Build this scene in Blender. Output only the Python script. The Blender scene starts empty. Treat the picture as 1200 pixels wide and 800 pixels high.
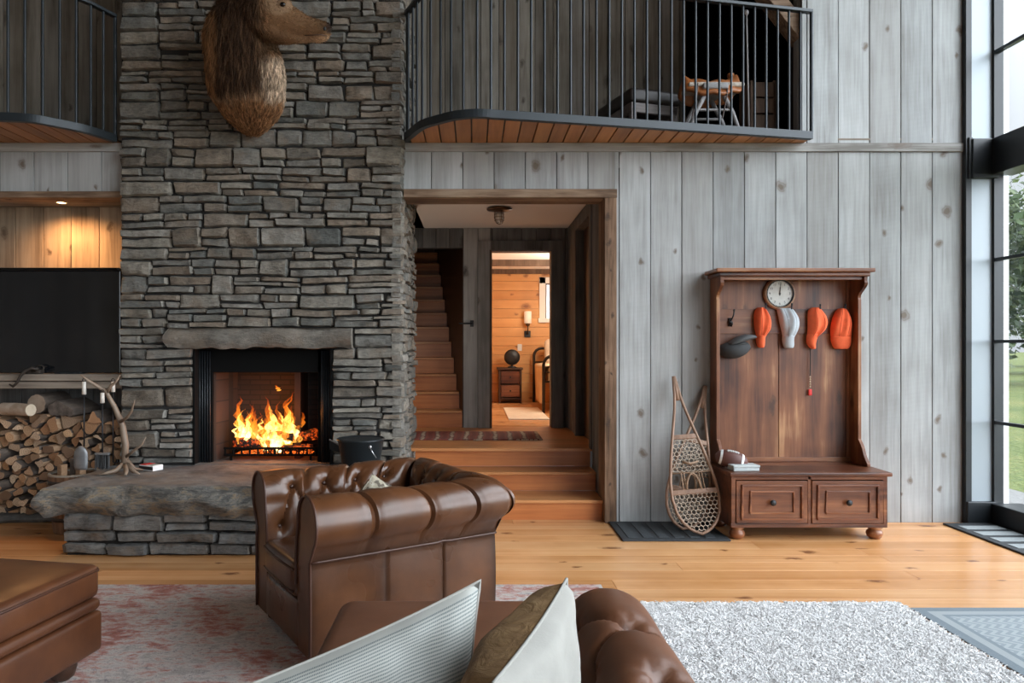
import bpy, bmesh, math, random
import numpy as np
from mathutils import Vector, Matrix, noise as mnoise
R = math.radians
random.seed(7)
SC = bpy.context.scene
COL = SC.collection
F, VX, HY, H, DW = 840.0, 555.0, 405.0, 1.38, 5.6      # focal (px), vanishing point, eye height, distance to wall

def P(px, py, Y):
    d = DW + Y
    return Vector(((px - VX) / F * d, Y, H - (py - HY) / F * d))
def XW(px, Y=0.0): return (px - VX) / F * (DW + Y)
def ZW(py, Y=0.0): return H - (py - HY) / F * (DW + Y)

# ------------------------------------------------------------------ materials
class NT:
    def __init__(s, name):
        s.m = bpy.data.materials.new(name); s.m.use_nodes = True
        s.t = s.m.node_tree; s.n = s.t.nodes; s.l = s.t.links
        s.n.clear()
        s.out = s.n.new('ShaderNodeOutputMaterial')
        s.b = s.n.new('ShaderNodeBsdfPrincipled')
        s.l.new(s.b.outputs[0], s.out.inputs[0])
    def add(s, typ, ins=None, **kw):
        n = s.n.new(typ)
        for k, v in kw.items(): setattr(n, k, v)
        for k, v in (ins or {}).items(): s.set(n.inputs[k], v)
        return n
    def set(s, sock, v):
        if isinstance(v, bpy.types.NodeSocket): s.l.new(v, sock)
        else: sock.default_value = v
    def p(s, **kw):
        for k, v in kw.items():
            s.set(s.b.inputs[k.replace('_', ' ')], v)
    def math(s, op, a, b=0.0, c=0.0, clamp=False):
        n = s.add('ShaderNodeMath', operation=op, use_clamp=clamp)
        s.set(n.inputs[0], a); s.set(n.inputs[1], b); s.set(n.inputs[2], c)
        return n.outputs[0]
    def ramp(s, fac, stops, interp='LINEAR'):
        n = s.add('ShaderNodeValToRGB', {0: fac}); cr = n.color_ramp; cr.interpolation = interp
        while len(cr.elements) < len(stops): cr.elements.new(0.5)
        for e, (pos, c) in zip(cr.elements, stops):
            e.position = pos; e.color = (c[0], c[1], c[2], 1) if not isinstance(c, (int, float)) else (c, c, c, 1)
        return n.outputs[0]
    def mix(s, fac, a, b, blend='MIX'):
        n = s.add('ShaderNodeMix', data_type='RGBA', blend_type=blend)
        s.set(n.inputs[0], fac)
        for i, v in ((6, a), (7, b)):
            if not isinstance(v, bpy.types.NodeSocket): v = (v[0], v[1], v[2], 1)
            s.set(n.inputs[i], v)
        return n.outputs[2]
    def coord(s, which='Object'): return s.add('ShaderNodeTexCoord').outputs[which]
    def mapping(s, vec, scale=(1, 1, 1), loc=(0, 0, 0), rot=(0, 0, 0)):
        return s.add('ShaderNodeMapping', {'Vector': vec, 'Scale': scale, 'Location': loc, 'Rotation': rot}).outputs[0]
    def noise(s, vec, scale=5, detail=4, rough=.55, dist=0.0):
        return s.add('ShaderNodeTexNoise', {'Vector': vec, 'Scale': scale, 'Detail': detail, 'Roughness': rough, 'Distortion': dist}).outputs[0]
    def island(s): return s.add('ShaderNodeNewGeometry').outputs['Random Per Island']
    def bump(s, h, strength=.3, dist=.01, nrm=None):
        n = s.add('ShaderNodeBump', {'Height': h, 'Strength': strength, 'Distance': dist})
        if nrm is not None: s.set(n.inputs['Normal'], nrm)
        s.l.new(n.outputs[0], s.b.inputs['Normal'])
        return n.outputs[0]

def plain(name, col, rough=.5, metal=0.0, **kw):
    t = NT(name); t.p(Base_Color=(*col, 1), Roughness=rough, Metallic=metal, **kw)
    return t.m

def noisy(name, c1, c2, scale=8, rough=.7, bump=.15, stretch=(1, 1, 1), metal=0.0, bscale=40):
    t = NT(name); v = t.mapping(t.coord(), stretch)
    c = t.ramp(t.noise(v, scale, 5), [(.3, c1), (.7, c2)])
    t.p(Base_Color=c, Roughness=rough, Metallic=metal)
    if bump: t.bump(t.noise(v, bscale, 4), bump, .004)
    return t.m

def wood(name, stops, axis='Z', rough=.6, sc=14, stretch=.05, island=True, ivar=.35, knots=None, kscale=(3, 3), bump=.25, streak=.5, sat=0.0, hue_isl=None, saw=0, lo=.37, hi=.63, kcover=.45):
    """stops: dark->light ramp; grain runs along axis"""
    t = NT(name)
    co = t.coord()
    isl = t.island() if island else None
    if island:
        off = t.add('ShaderNodeCombineXYZ', {0: t.math('MULTIPLY', isl, 37.0), 1: t.math('MULTIPLY', isl, 91.0), 2: t.math('MULTIPLY', isl, 53.0)}).outputs[0]
        co = t.add('ShaderNodeVectorMath', {0: co, 1: off}, operation='ADD').outputs[0]
    ax = 'XYZ'.index(axis)
    s1 = [1.0, 1.0, 1.0]; s1[ax] = stretch
    v = t.mapping(co, s1)
    broad = t.noise(v, sc * .45, 3, .5, .6)
    fine = t.noise(v, sc * 3.2, 5, .6, .3)
    patch = t.noise(co, 2.2, 3, .55)
    f = t.math('ADD', t.math('MULTIPLY', broad, 1 - streak), t.math('MULTIPLY', fine, streak))
    f = t.math('ADD', t.math('MULTIPLY', f, .72), t.math('MULTIPLY', patch, .28))
    c = t.ramp(f, [(lo + (hi - lo) * i / (len(stops) - 1), s) for i, s in enumerate(stops)])
    if island and ivar:
        val = t.math('ADD', t.math('MULTIPLY', isl, ivar), 1 - ivar / 2)
        c = t.add('ShaderNodeHueSaturation', {'Color': c, 'Value': val, 'Hue': .5}).outputs[0]
    if hue_isl is not None and island:
        i2 = t.math('FRACT', t.math('MULTIPLY', isl, 17.31))
        c = t.mix(t.math('MULTIPLY', i2, hue_isl[1]), c, hue_isl[0])
    if knots is not None:
        wob = t.add('ShaderNodeVectorMath', {0: co, 1: t.add('ShaderNodeVectorMath', {0: t.add('ShaderNodeTexNoise', {'Vector': co, 'Scale': 14.0}).outputs[1], 1: (.05, .05, .05)}, operation='MULTIPLY').outputs[0]}, operation='ADD').outputs[0]
        sx = t.add('ShaderNodeSeparateXYZ', {0: wob}).outputs
        across = t.math('ADD', sx[(ax + 1) % 3], sx[(ax + 2) % 3])
        uvk = t.add('ShaderNodeCombineXYZ', {0: t.math('MULTIPLY', across, kscale[0]), 1: t.math('MULTIPLY', sx[ax], kscale[1])}).outputs[0]
        vo = t.add('ShaderNodeTexVoronoi', {'Vector': uvk, 'Scale': 1.0, 'Randomness': 1.0}, voronoi_dimensions='2D')
        vc = t.add('ShaderNodeSeparateColor', {0: vo.outputs['Color']}).outputs
        dd = t.math('MULTIPLY', vo.outputs['Distance'], t.math('ADD', .75, t.math('MULTIPLY', vc[1], 1.4)))
        k = t.ramp(dd, [(.05, 1.0), (.085, .55), (.10, .75), (.12, .25), (.17, 0.0)])
        keep = t.math('GREATER_THAN', vc[0], kcover)
        k = t.math('MULTIPLY', t.math('MULTIPLY', k, keep), .85)
        c = t.mix(k, c, knots)
    t.p(Base_Color=c, Roughness=rough)
    if bump:
        hh = fine
        if saw:
            sv = [0.0, 0.0, 0.0]; sv[ax] = 1.0
            wv = t.add('ShaderNodeTexWave', {'Vector': t.mapping(co, (.3, .3, .3) if False else (1, 1, 1), rot=(0, R(8), 0)), 'Scale': saw, 'Distortion': 1.5, 'Detail': 2.0}, wave_type='BANDS', bands_direction=axis).outputs[1]
            hh = t.math('ADD', fine, t.math('MULTIPLY', wv, .25))
        t.bump(hh, bump, .003)
    return t.m

M = {}
M['grey_plank'] = wood('weathered grey plank', [(.20, .195, .185), (.30, .31, .31), (.395, .415, .42), (.48, .50, .505)], 'Z', .75, 13, .05, knots=(.13, .095, .065), kscale=(4.2, 2.9), kcover=.55, lo=.33, hi=.67, ivar=.3, hue_isl=((.27, .25, .225), .35), saw=9, bump=.3)
M['loft_plank'] = wood('brown grey loft plank', [(.055, .045, .034), (.15, .13, .105), (.24, .215, .185), (.31, .29, .25)], 'Z', .8, 10, .05, knots=(.06, .045, .03), kscale=(4.0, 2.0), ivar=.5, hue_isl=((.16, .12, .08), .5))
M['dark_plank'] = wood('dark hall plank', [(.05, .048, .045), (.11, .108, .105), (.17, .17, .168)], 'Z', .75, 10, .05, knots=(.04, .035, .03), kscale=(4.0, 2.0), ivar=.4)
M['alcove_plank'] = wood('warm alcove plank', [(.14, .095, .06), (.34, .25, .17), (.48, .37, .26)], 'Z', .7, 10, .05, knots=(.10, .06, .035), kscale=(4.0, 2.5), ivar=.45)
M['beam'] = wood('rough sawn beam', [(.06, .034, .02), (.16, .098, .06), (.28, .19, .125), (.38, .28, .2)], 'X', .8, 13, .07, island=False, knots=(.05, .03, .02), kscale=(7, 3.5), bump=.6)
M['beam_post'] = wood('rough sawn post', [(.045, .024, .013), (.125, .07, .038), (.22, .13, .077), (.30, .20, .13)], 'Z', .8, 13, .07, island=False, knots=(.05, .03, .02), kscale=(9, 5), bump=.6, saw=30)
M['beam_dark'] = wood('dark hewn timber', [(.05, .03, .02), (.12, .075, .05), (.2, .13, .09)], 'Z', .8, 13, .07, island=False)
M['shelf_wood'] = wood('aged shelf plank', [(.10, .08, .06), (.24, .20, .16), (.36, .31, .25)], 'X', .8, 13, .05, island=False)
M['floor'] = wood('honey pine floor', [(.50, .235, .085), (.67, .355, .155), (.78, .46, .225)], 'X', .27, 9, .035, knots=(.14, .045, .015), kscale=(4.2, 2.2), ivar=.22, bump=.03, streak=.3, hue_isl=((.54, .23, .07), .5))
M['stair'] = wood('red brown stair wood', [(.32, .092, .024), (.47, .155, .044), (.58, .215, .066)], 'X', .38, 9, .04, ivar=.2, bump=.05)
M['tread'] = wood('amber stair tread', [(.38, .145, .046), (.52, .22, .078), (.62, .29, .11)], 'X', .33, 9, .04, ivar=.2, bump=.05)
M['soffit'] = wood('amber soffit board', [(.26, .105, .035), (.40, .175, .065), (.50, .235, .09)], 'Y', .5, 9, .06, ivar=.35, bump=.1)
M['pine'] = wood('orange pine wall', [(.56, .26, .08), (.68, .35, .125), (.76, .42, .17)], 'X', .5, 8, .04, knots=(.22, .07, .02), kscale=(3.0, 2.0), ivar=.15, bump=.05, streak=.3)
M['walnut'] = wood('red walnut', [(.024, .007, .0035), (.085, .025, .010), (.165, .056, .022), (.235, .088, .036), (.46, .235, .11)], 'Z', .40, 10, .055, ivar=.3, bump=.08, streak=.35, knots=(.05, .02, .01), kscale=(5, 1.5))
M['walnut_h'] = wood('red walnut rail', [(.026, .008, .004), (.095, .028, .011), (.175, .060, .024), (.25, .094, .038), (.46, .235, .11)], 'X', .34, 10, .06, ivar=.35, bump=.08, streak=.35)
M['dark_wood'] = plain('dark brown wood', (.05, .022, .012), .45)
M['black_metal'] = noisy('black metal', (.012, .014, .017), (.022, .026, .03), 20, .42, .05, metal=.2)
M['railing'] = plain('blue black railing', (.022, .029, .035), .45, .2)
M['frame_metal'] = plain('black window frame', (.012, .015, .018), .38, .1)
M['post_paint'] = plain('satin grey steel', (.30, .34, .37), .4, .2)
M['white_paint'] = plain('white paint', (.78, .8, .8), .5)
M['ceil_paint'] = plain('warm ceiling paint', (.84, .81, .77), .8)
M['room_white'] = plain('pale wall paint', (.30, .29, .27), .85)
M['hall_plank_lit'] = wood('lit hall plank', [(.20, .195, .185), (.32, .315, .305), (.42, .42, .41)], 'Z', .75, 10, .05, knots=(.05, .045, .04), kscale=(4.0, 2.0), ivar=.3)  # dark hall plank lightened where window light falls left of the door
M['mortar'] = plain('dark mortar', (.02, .019, .018), .95)
M['glass_black'] = plain('black glass', (.006, .007, .009), .12)
M['char'] = plain('soot black', (.006, .006, .006), .85)

def stone_mat(name, cols, sc=1.0):
    t = NT(name); co = t.coord(); isl = t.island()
    c = t.ramp(isl, [(i / (len(cols) - 1), k) for i, k in enumerate(cols)])
    off = t.add('ShaderNodeVectorMath', {0: co, 1: t.add('ShaderNodeCombineXYZ', {0: t.math('MULTIPLY', isl, 31.), 2: t.math('MULTIPLY', isl, 77.)}).outputs[0]}, operation='ADD').outputs[0]
    n1 = t.noise(off, 9 * sc, 6, .65, .4)
    n2 = t.noise(t.mapping(off, (1, 1, 3.5)), 22 * sc, 5, .65, .2)
    val = t.math('ADD', t.math('MULTIPLY', n1, 2.0), t.math('MULTIPLY', n2, 1.5))
    val = t.math('MAXIMUM', t.math('ADD', val, -.78), .25)
    c = t.add('ShaderNodeHueSaturation', {'Color': c, 'Value': val}).outputs[0]
    c = t.mix(t.ramp(t.noise(off, 5 * sc, 4, .6, .8), [(.52, 0.), (.68, .55)]), c, (.22, .17, .125))
    t.p(Base_Color=c, Roughness=.82)
    t.bump(t.math('ADD', t.noise(off, 45 * sc, 6, .7), t.math('MULTIPLY', n2, .9)), .8, .011)
    return t.m
M['stone'] = stone_mat('ledgestone', [(.15, .138, .118), (.21, .20, .178), (.105, .11, .102), (.25, .225, .185), (.155, .155, .142), (.235, .19, .145), (.12, .105, .085), (.28, .265, .235)])
M['stone_dark'] = stone_mat('blue grey stone', [(.10, .105, .105), (.15, .15, .145), (.19, .185, .172), (.13, .122, .11)])
M['slab'] = stone_mat('hearth bluestone', [(.155, .155, .15), (.155, .155, .15)], .5)
M['lintel'] = stone_mat('lintel stone', [(.17, .152, .128), (.17, .152, .128)], .7)

def leather(name, c1, c2, rough=.36):
    t = NT(name); co = t.coord()
    n = t.noise(co, 4.5, 4, .6)
    c = t.ramp(n, [(.3, c1), (.7, c2)])
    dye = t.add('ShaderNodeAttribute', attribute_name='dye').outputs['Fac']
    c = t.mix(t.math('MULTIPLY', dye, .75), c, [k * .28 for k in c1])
    t.p(Base_Color=c, Roughness=t.ramp(t.noise(co, 6, 1), [(.3, rough - .03), (.7, rough + .06)]))
    t.b.inputs['Specular IOR Level'].default_value = .55
    vo = t.add('ShaderNodeTexVoronoi', {'Vector': co, 'Scale': 260.0}).outputs['Distance']
    wr = t.noise(co, 34, 2, .5)
    t.bump(t.math('ADD', t.math('MULTIPLY', vo, .4), wr), .10, .003)
    return t.m
M['leather'] = leather('cigar brown leather', (.050, .0180, .0070), (.118, .0455, .0175), .29)
M['leather_soft'] = leather('matte brown leather', (.105, .041, .0195), (.16, .067, .034), .38)
M['leather_dark'] = leather('dark brown leather', (.06, .020, .0085), (.115, .041, .016), .36)
M['leather_black'] = plain('near black leather', (.018, .012, .010), .45)

# ------------------------------------------------------------------ mesh builder
class MB:
    def __init__(s): s.v = []; s.f = []; s.mi = []; s.cur = 0
    def quad(s, *pts):
        b = len(s.v); s.v += [tuple(p) for p in pts]; s.f.append(tuple(range(b, b + len(pts)))); s.mi.append(s.cur)
    def face(s, idx): s.f.append(tuple(idx)); s.mi.append(s.cur)
    def box(s, x0, x1, y0, y1, z0, z1, T=None):
        if x0 > x1: x0, x1 = x1, x0
        if y0 > y1: y0, y1 = y1, y0
        if z0 > z1: z0, z1 = z1, z0
        b = len(s.v)
        pts = [(x0, y0, z0), (x1, y0, z0), (x1, y1, z0), (x0, y1, z0), (x0, y0, z1), (x1, y0, z1), (x1, y1, z1), (x0, y1, z1)]
        if T is not None: pts = [tuple(T @ Vector(p)) for p in pts]
        s.v += pts
        for q in ((0, 3, 2, 1), (4, 5, 6, 7), (0, 1, 5, 4), (1, 2, 6, 5), (2, 3, 7, 6), (3, 0, 4, 7)):
            s.f.append(tuple(b + i for i in q)); s.mi.append(s.cur)
        return s
    def tube(s, pts, rad, n=8, closed=False, cap=True):
        pts = [Vector(p) for p in pts]; m = len(pts)
        if not hasattr(rad, '__len__'): rad = [rad] * m
        tang = []
        for i in range(m):
            a = pts[(i - 1) % m] if (closed or i > 0) else pts[i]
            c = pts[(i + 1) % m] if (closed or i < m - 1) else pts[i]
            t = (c - a); tang.append(t.normalized() if t.length > 1e-9 else Vector((0, 0, 1)))
        up = Vector((0, 0, 1)) if abs(tang[0].z) < .9 else Vector((0, 1, 0))
        nrm = (up - tang[0] * up.dot(tang[0])).normalized()
        b = len(s.v)
        for i in range(m):
            nrm = nrm - tang[i] * nrm.dot(tang[i])
            nrm = nrm.normalized() if nrm.length > 1e-6 else Vector((1, 0, 0))
            bi = tang[i].cross(nrm)
            for k in range(n):
                a = 2 * math.pi * k / n
                s.v.append(tuple(pts[i] + (nrm * math.cos(a) + bi * math.sin(a)) * rad[i]))
        for i in range(m if closed else m - 1):
            j = (i + 1) % m
            for k in range(n):
                k2 = (k + 1) % n
                s.f.append((b + i * n + k, b + i * n + k2, b + j * n + k2, b + j * n + k)); s.mi.append(s.cur)
        if cap and not closed:
            s.f.append(tuple(b + k for k in reversed(range(n)))); s.mi.append(s.cur)
            s.f.append(tuple(b + (m - 1) * n + k for k in range(n))); s.mi.append(s.cur)
        return s
    def lathe(s, prof, c=(0, 0, 0), n=20, T=None, capb=True, capt=True):
        b = len(s.v); c = Vector(c)
        for r, z in prof:
            for k in range(n):
                a = 2 * math.pi * k / n
                p = Vector((r * math.cos(a), r * math.sin(a), z))
                p = (T @ p) if T is not None else p
                s.v.append(tuple(p + c))
        for i in range(len(prof) - 1):
            for k in range(n):
                k2 = (k + 1) % n
                s.f.append((b + i * n + k, b + i * n + k2, b + (i + 1) * n + k2, b + (i + 1) * n + k)); s.mi.append(s.cur)
        if capb: s.f.append(tuple(b + k for k in reversed(range(n)))); s.mi.append(s.cur)
        if capt: s.f.append(tuple(b + (len(prof) - 1) * n + k for k in range(n))); s.mi.append(s.cur)
        return s
    def grid(s, rows, closed_u=False, flip=False):
        """rows: list of equal-length point lists"""
        b = len(s.v); m = len(rows); n = len(rows[0])
        for r in rows: s.v += [tuple(p) for p in r]
        for i in range(m - 1):
            for k in range(n if closed_u else n - 1):
                k2 = (k + 1) % n
                q = (b + i * n + k, b + i * n + k2, b + (i + 1) * n + k2, b + (i + 1) * n + k)
                s.f.append(tuple(reversed(q)) if flip else q); s.mi.append(s.cur)
        return b
    def prism(s, poly, y0, y1, axis='Y', T=None):
        """poly 2D list extruded along an axis; axis Y: poly=(x,z); X: poly=(y,z); Z: poly=(x,y)"""
        def mk(p, t):
            q = {'Y': (p[0], t, p[1]), 'X': (t, p[0], p[1]), 'Z': (p[0], p[1], t)}[axis]
            return tuple(T @ Vector(q)) if T is not None else q
        b = len(s.v); n = len(poly)
        s.v += [mk(p, y0) for p in poly] + [mk(p, y1) for p in poly]
        s.f.append(tuple(b + i for i in range(n))); s.mi.append(s.cur)
        s.f.append(tuple(b + n + i for i in reversed(range(n)))); s.mi.append(s.cur)
        for i in range(n):
            j = (i + 1) % n
            s.f.append((b + i, b + n + i, b + n + j, b + j)); s.mi.append(s.cur)
        return s
    def ball(s, c, r, nu=14, nv=9, T=None):
        if not hasattr(r, '__len__'): r = (r, r, r)
        c = Vector(c); b = len(s.v)
        rows = []
        for i in range(1, nv):
            ph = math.pi * i / nv
            row = []
            for k in range(nu):
                a = 2 * math.pi * k / nu
                p = Vector((r[0] * math.sin(ph) * math.cos(a), r[1] * math.sin(ph) * math.sin(a), r[2] * math.cos(ph)))
                row.append((T @ p if T is not None else p) + c)
            rows.append(row)
        gb = s.grid(rows, True, flip=True)
        top = len(s.v); p = Vector((0, 0, r[2])); s.v.append(tuple((T @ p if T is not None else p) + c))
        bot = len(s.v); p = Vector((0, 0, -r[2])); s.v.append(tuple((T @ p if T is not None else p) + c))
        for k in range(nu):
            k2 = (k + 1) % nu
            s.face((gb + k, gb + k2, top)); s.face((gb + (nv - 2) * nu + k2, gb + (nv - 2) * nu + k, bot))
        return s
    def rbox(s, c, h, r, n=5, bulge=(0, 0, 0), T=None):
        """rounded box centred c, half sizes h, corner radius r, puffed by bulge per axis"""
        c = Vector(c)
        def face(ax, sg):
            u, v = [(1, 2), (2, 0), (0, 1)][ax]
            def ticks(hh):
                a = max(hh - r, 1e-4)
                rr = [-hh + r * (1 - math.cos(k * math.pi / 2 / 3)) for k in range(3)]
                mid = [-a + 2 * a * k / n for k in range(n + 1)]
                return rr + mid + [-x for x in reversed(rr)]
            rows = []
            for tu in ticks(h[u]):
                row = []
                for tv in ticks(h[v]):
                    p = [0, 0, 0]; p[ax] = sg * h[ax]; p[u] = tu; p[v] = tv
                    inner = Vector([max(-(h[i] - r), min(h[i] - r, p[i])) for i in range(3)])
                    d = Vector(p) - inner
                    q = inner + (d.normalized() * r if d.length > 1e-9 else d)
                    for i in range(3):
                        o1, o2 = [(1, 2), (2, 0), (0, 1)][i]
                        w = max(0, 1 - (q[o1] / h[o1]) ** 2) * max(0, 1 - (q[o2] / h[o2]) ** 2)
                        q[i] += bulge[i] * w * (q[i] / h[i])
                    row.append((T @ q if T is not None else q) + c)
                rows.append(row)
            s.grid(rows, flip=(sg < 0))
        for ax in range(3):
            for sg in (1, -1): face(ax, sg)
        return s
    def mesh(s, name, mats, smooth=False, merge=True):
        me = bpy.data.meshes.new(name)
        me.from_pydata(s.v, [], s.f)
        for m in (mats if isinstance(mats, (list, tuple)) else [mats]): me.materials.append(m)
        me.polygons.foreach_set('material_index', s.mi)
        if merge:
            bm = bmesh.new(); bm.from_mesh(me); bmesh.ops.remove_doubles(bm, verts=bm.verts, dist=1e-5)
            bm.to_mesh(me); bm.free()
        if smooth: me.polygons.foreach_set('use_smooth', [True] * len(me.polygons))
        me.update()
        return me

FRAME = {}
def put(o, parent=None):
    COL.objects.link(o)
    if parent is not None: o.parent = parent
    return o
def obj(name, mb, mat, parent=None, smooth=False, bevel=0, seg=2, local=False, subsurf=0, fix=True, merge=True, auto=None):
    """link mb as one mesh; world-space vertices are moved into the parent thing's frame unless local"""
    if parent is not None and not local:
        Mi = FRAME[parent.name].inverted()
        mb.v = [tuple(Mi @ Vector(p)) for p in mb.v]
    me = mb.mesh(name, mat, smooth, merge) if isinstance(mb, MB) else mb
    if fix:
        bm = bmesh.new(); bm.from_mesh(me); bmesh.ops.recalc_face_normals(bm, faces=bm.faces); bm.to_mesh(me); bm.free()
    if auto is not None:
        me.polygons.foreach_set('use_smooth', [True] * len(me.polygons)); me.set_sharp_from_angle(angle=R(auto))
    o = put(bpy.data.objects.new(name, me), parent)
    FRAME[o.name] = FRAME[parent.name] if parent is not None else Matrix.Identity(4)
    if bevel:
        b = o.modifiers.new('bevel', 'BEVEL'); b.width = bevel; b.segments = seg; b.limit_method = 'ANGLE'; b.angle_limit = R(40); b.harden_normals = False
    if subsurf:
        b = o.modifiers.new('sub', 'SUBSURF'); b.levels = b.render_levels = subsurf
    return o
def tag(o, label, cat, group=None, kind=None):
    o['label'] = label; o['category'] = cat
    if group: o['group'] = group
    if kind: o['kind'] = kind
    return o
def thing(name, label, cat, loc=(0, 0, 0), rz=0.0, group=None):
    o = bpy.data.objects.new(name, None); COL.objects.link(o); o.empty_display_size = .1
    o.location = loc; o.rotation_euler = (0, 0, rz)
    FRAME[o.name] = Matrix.Translation(Vector(loc)) @ Matrix.Rotation(rz, 4, 'Z')
    tag(o, label, cat, group)
    return o
def struct(name, mb, mat, **kw):
    o = obj(name, mb, mat, **kw); o['kind'] = 'structure'
    return o
def copy_tree(o, parent=None):
    c = o.copy(); COL.objects.link(c)
    if parent is not None: c.parent = parent
    for ch in list(o.children): copy_tree(ch, c)
    return c
def curves(name, pts, rad, col, mat, parent=None, ppc=3):
    """pts: (n, ppc, 3) numpy; rad: (ppc,) ; col: (n,3)"""
    n = len(pts)
    cu = bpy.data.hair_curves.new(name)
    cu.add_curves([ppc] * n)
    cu.attributes['position'].data.foreach_set('vector', pts.astype(np.float32).ravel())
    ra = cu.attributes.get('radius') or cu.attributes.new('radius', 'FLOAT', 'POINT')
    ra.data.foreach_set('value', np.tile(np.asarray(rad, np.float32), n))
    if col is not None:
        ca = cu.attributes.new('tint', 'FLOAT_COLOR', 'CURVE')
        ca.data.foreach_set('color', np.concatenate([col, np.ones((n, 1))], 1).astype(np.float32).ravel())
    cu.materials.append(mat)
    o = put(bpy.data.objects.new(name, cu), parent)
    return o
def fibre(name, rough=.7):
    t = NT(name); a = t.add('ShaderNodeAttribute', attribute_name='tint')
    t.p(Base_Color=a.outputs['Color'], Roughness=rough); t.b.inputs['Specular IOR Level'].default_value = .2
    return t.m

def edge_mat():
    t = NT('cleft bluestone edge'); co = t.coord()
    a = t.noise(t.mapping(co, (1, 1, 2.2)), 5.5, 6, .65, 1.2); b = t.noise(t.mapping(co, (1, 1, 3)), 24, 5, .7, .5)
    c = t.ramp(t.math('ADD', t.math('MULTIPLY', a, .65), t.math('MULTIPLY', b, .35)), [(.34, (.05, .047, .042)), (.45, (.115, .11, .10)), (.52, (.19, .175, .15)), (.57, (.27, .20, .125)), (.66, (.16, .148, .13)), (.74, (.31, .29, .255))])
    t.p(Base_Color=c, Roughness=.85); t.bump(t.math('ADD', a, b), .9, .02); return t.m
M['slab_edge'] = edge_mat()
M['char'].node_tree.nodes['Principled BSDF'].inputs['Specular IOR Level'].default_value = .1
SKY_LO, SKY_HI, EXPO = .8, 10.5, 0.0
# ================================================================== ROOM SHELL
PITCH = 36.67 / 150.0
XR = XW(1129)          # right end of the back wall
XB = -0.5435           # right edge of the chimney
def vplanks(mb, x0, x1, z0, z1, y, phase=XR, pitch=PITCH, th=.025, gap=.0055, ny=1):
    """vertical boards facing -Y (front plane y)"""
    k0 = math.floor((x0 - phase) / pitch); k1 = math.ceil((x1 - phase) / pitch)
    for k in range(k0, k1):
        a = max(x0, phase + k * pitch + gap / 2); b = min(x1, phase + (k + 1) * pitch - gap / 2)
        if b - a > .004: 
            j = random.uniform(-.0015, .0015)
            mb.box(a, b, y + j, y + th + .01, z0, z1)
def vplanks_x(mb, y0, y1, z0, z1, x, sgn, pitch=.2, th=.025, gap=.003):
    """vertical boards facing sgn*X"""
    y = y0
    while y < y1 - 1e-4:
        b = min(y1, y + pitch - gap)
        mb.box(x, x - sgn * (th + .01), y, b, z0, z1); y += pitch

Z_BAND0, Z_BAND1 = ZW(178), ZW(168)
Z_HEAD0, Z_HEAD1 = ZW(232), ZW(222)
XJ0, XJ1 = XW(708), XW(722)
ZTOP = 6.2
# main lower wall
m = MB(); vplanks(m, XJ1 - .01, XR, 0, Z_BAND0, 0); struct('wall_back', m, M['grey_plank'], bevel=.002, seg=1)
m = MB(); vplanks(m, XB - .05, XJ1 - .01, Z_HEAD1 - .01, Z_BAND0, 0, phase=XR); struct('wall_back_over_doorway', m, M['grey_plank'], bevel=.002, seg=1)
m = MB(); vplanks(m, XW(940), XR, Z_BAND1, ZTOP, 0); 
vplanks_x(m, .01, .16, Z_BAND1, ZTOP, XW(940), -1, pitch=.075)
struct('wall_back_upper', m, M['grey_plank'], bevel=.002, seg=1)
M['grey_h'] = wood('weathered grey rail', [(.17, .16, .145), (.32, .315, .30), (.44, .45, .44), (.5, .515, .51)], 'X', .75, 11, .045, island=False, knots=(.15, .12, .10), kscale=(5, 1.5))
m = MB(); m.box(XB - .05, XR, -.018, .02, Z_BAND0, Z_BAND1); struct('trim_1', m, M['grey_h'], bevel=.003)
m = MB(); m.box(-5, -2.70, -.018, .02, Z_BAND0, Z_BAND1); struct('trim_2', m, M['grey_h'], bevel=.003)
m = MB(); vplanks(m, -5, -2.70, ZW(225), Z_BAND0, 0, phase=XW(0), pitch=PITCH * 1.08); struct('wall_back_over_alcove', m, M['grey_plank'], bevel=.002, seg=1)
# backing behind planks so no light leaks
m = MB()
m.box(XJ1 + .005, XR + .22, .036, .2, -.1, Z_BAND1 - .02)
m.box(XB, XJ1 + .005, .036, .2, Z_HEAD1, Z_BAND1 - .02)
m.box(XW(940) + .04, XR + .22, .16, .3, Z_BAND1 - .02, ZTOP)
m.box(-5.2, -2.74, .036, .2, ZW(225), Z_BAND1 - .02)
struct('wall_back_core', m, M['mortar'])
# doorway timbers
m = MB(); m.box(XB - .002, XJ1 + .004, -.025, .25, Z_HEAD0, Z_HEAD1); struct('trim_3', m, M['beam'], bevel=.004)
m = MB(); m.box(XJ0, XJ1, -.024, .25, 0, Z_HEAD0 - .001); struct('trim_4', m, M['beam_post'], bevel=.004)

# floor : boards running along X
m = MB(); y = -9.0; 
while y < 0.02:
    w = random.choice([.15, .17, .19]); x = -5.2 - random.random() * 2
    while x < 4.2:
        L = random.uniform(2.2, 4.2)
        a, b, y1 = max(x, -5.2), min(x + L, 4.2), min(y + w, .3)
        if b - a > .05: m.box(a + .0006, b - .0006, y + .0008, y1 - .0008, -.03, 0)
        x += L
    y += w
struct('floor', m, M['floor'], bevel=.0012, seg=1)
m = MB(); m.box(-5.3, 4.2, -9.1, .3, -.2, -.031); struct('floor_base', m, M['mortar'])

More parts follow.
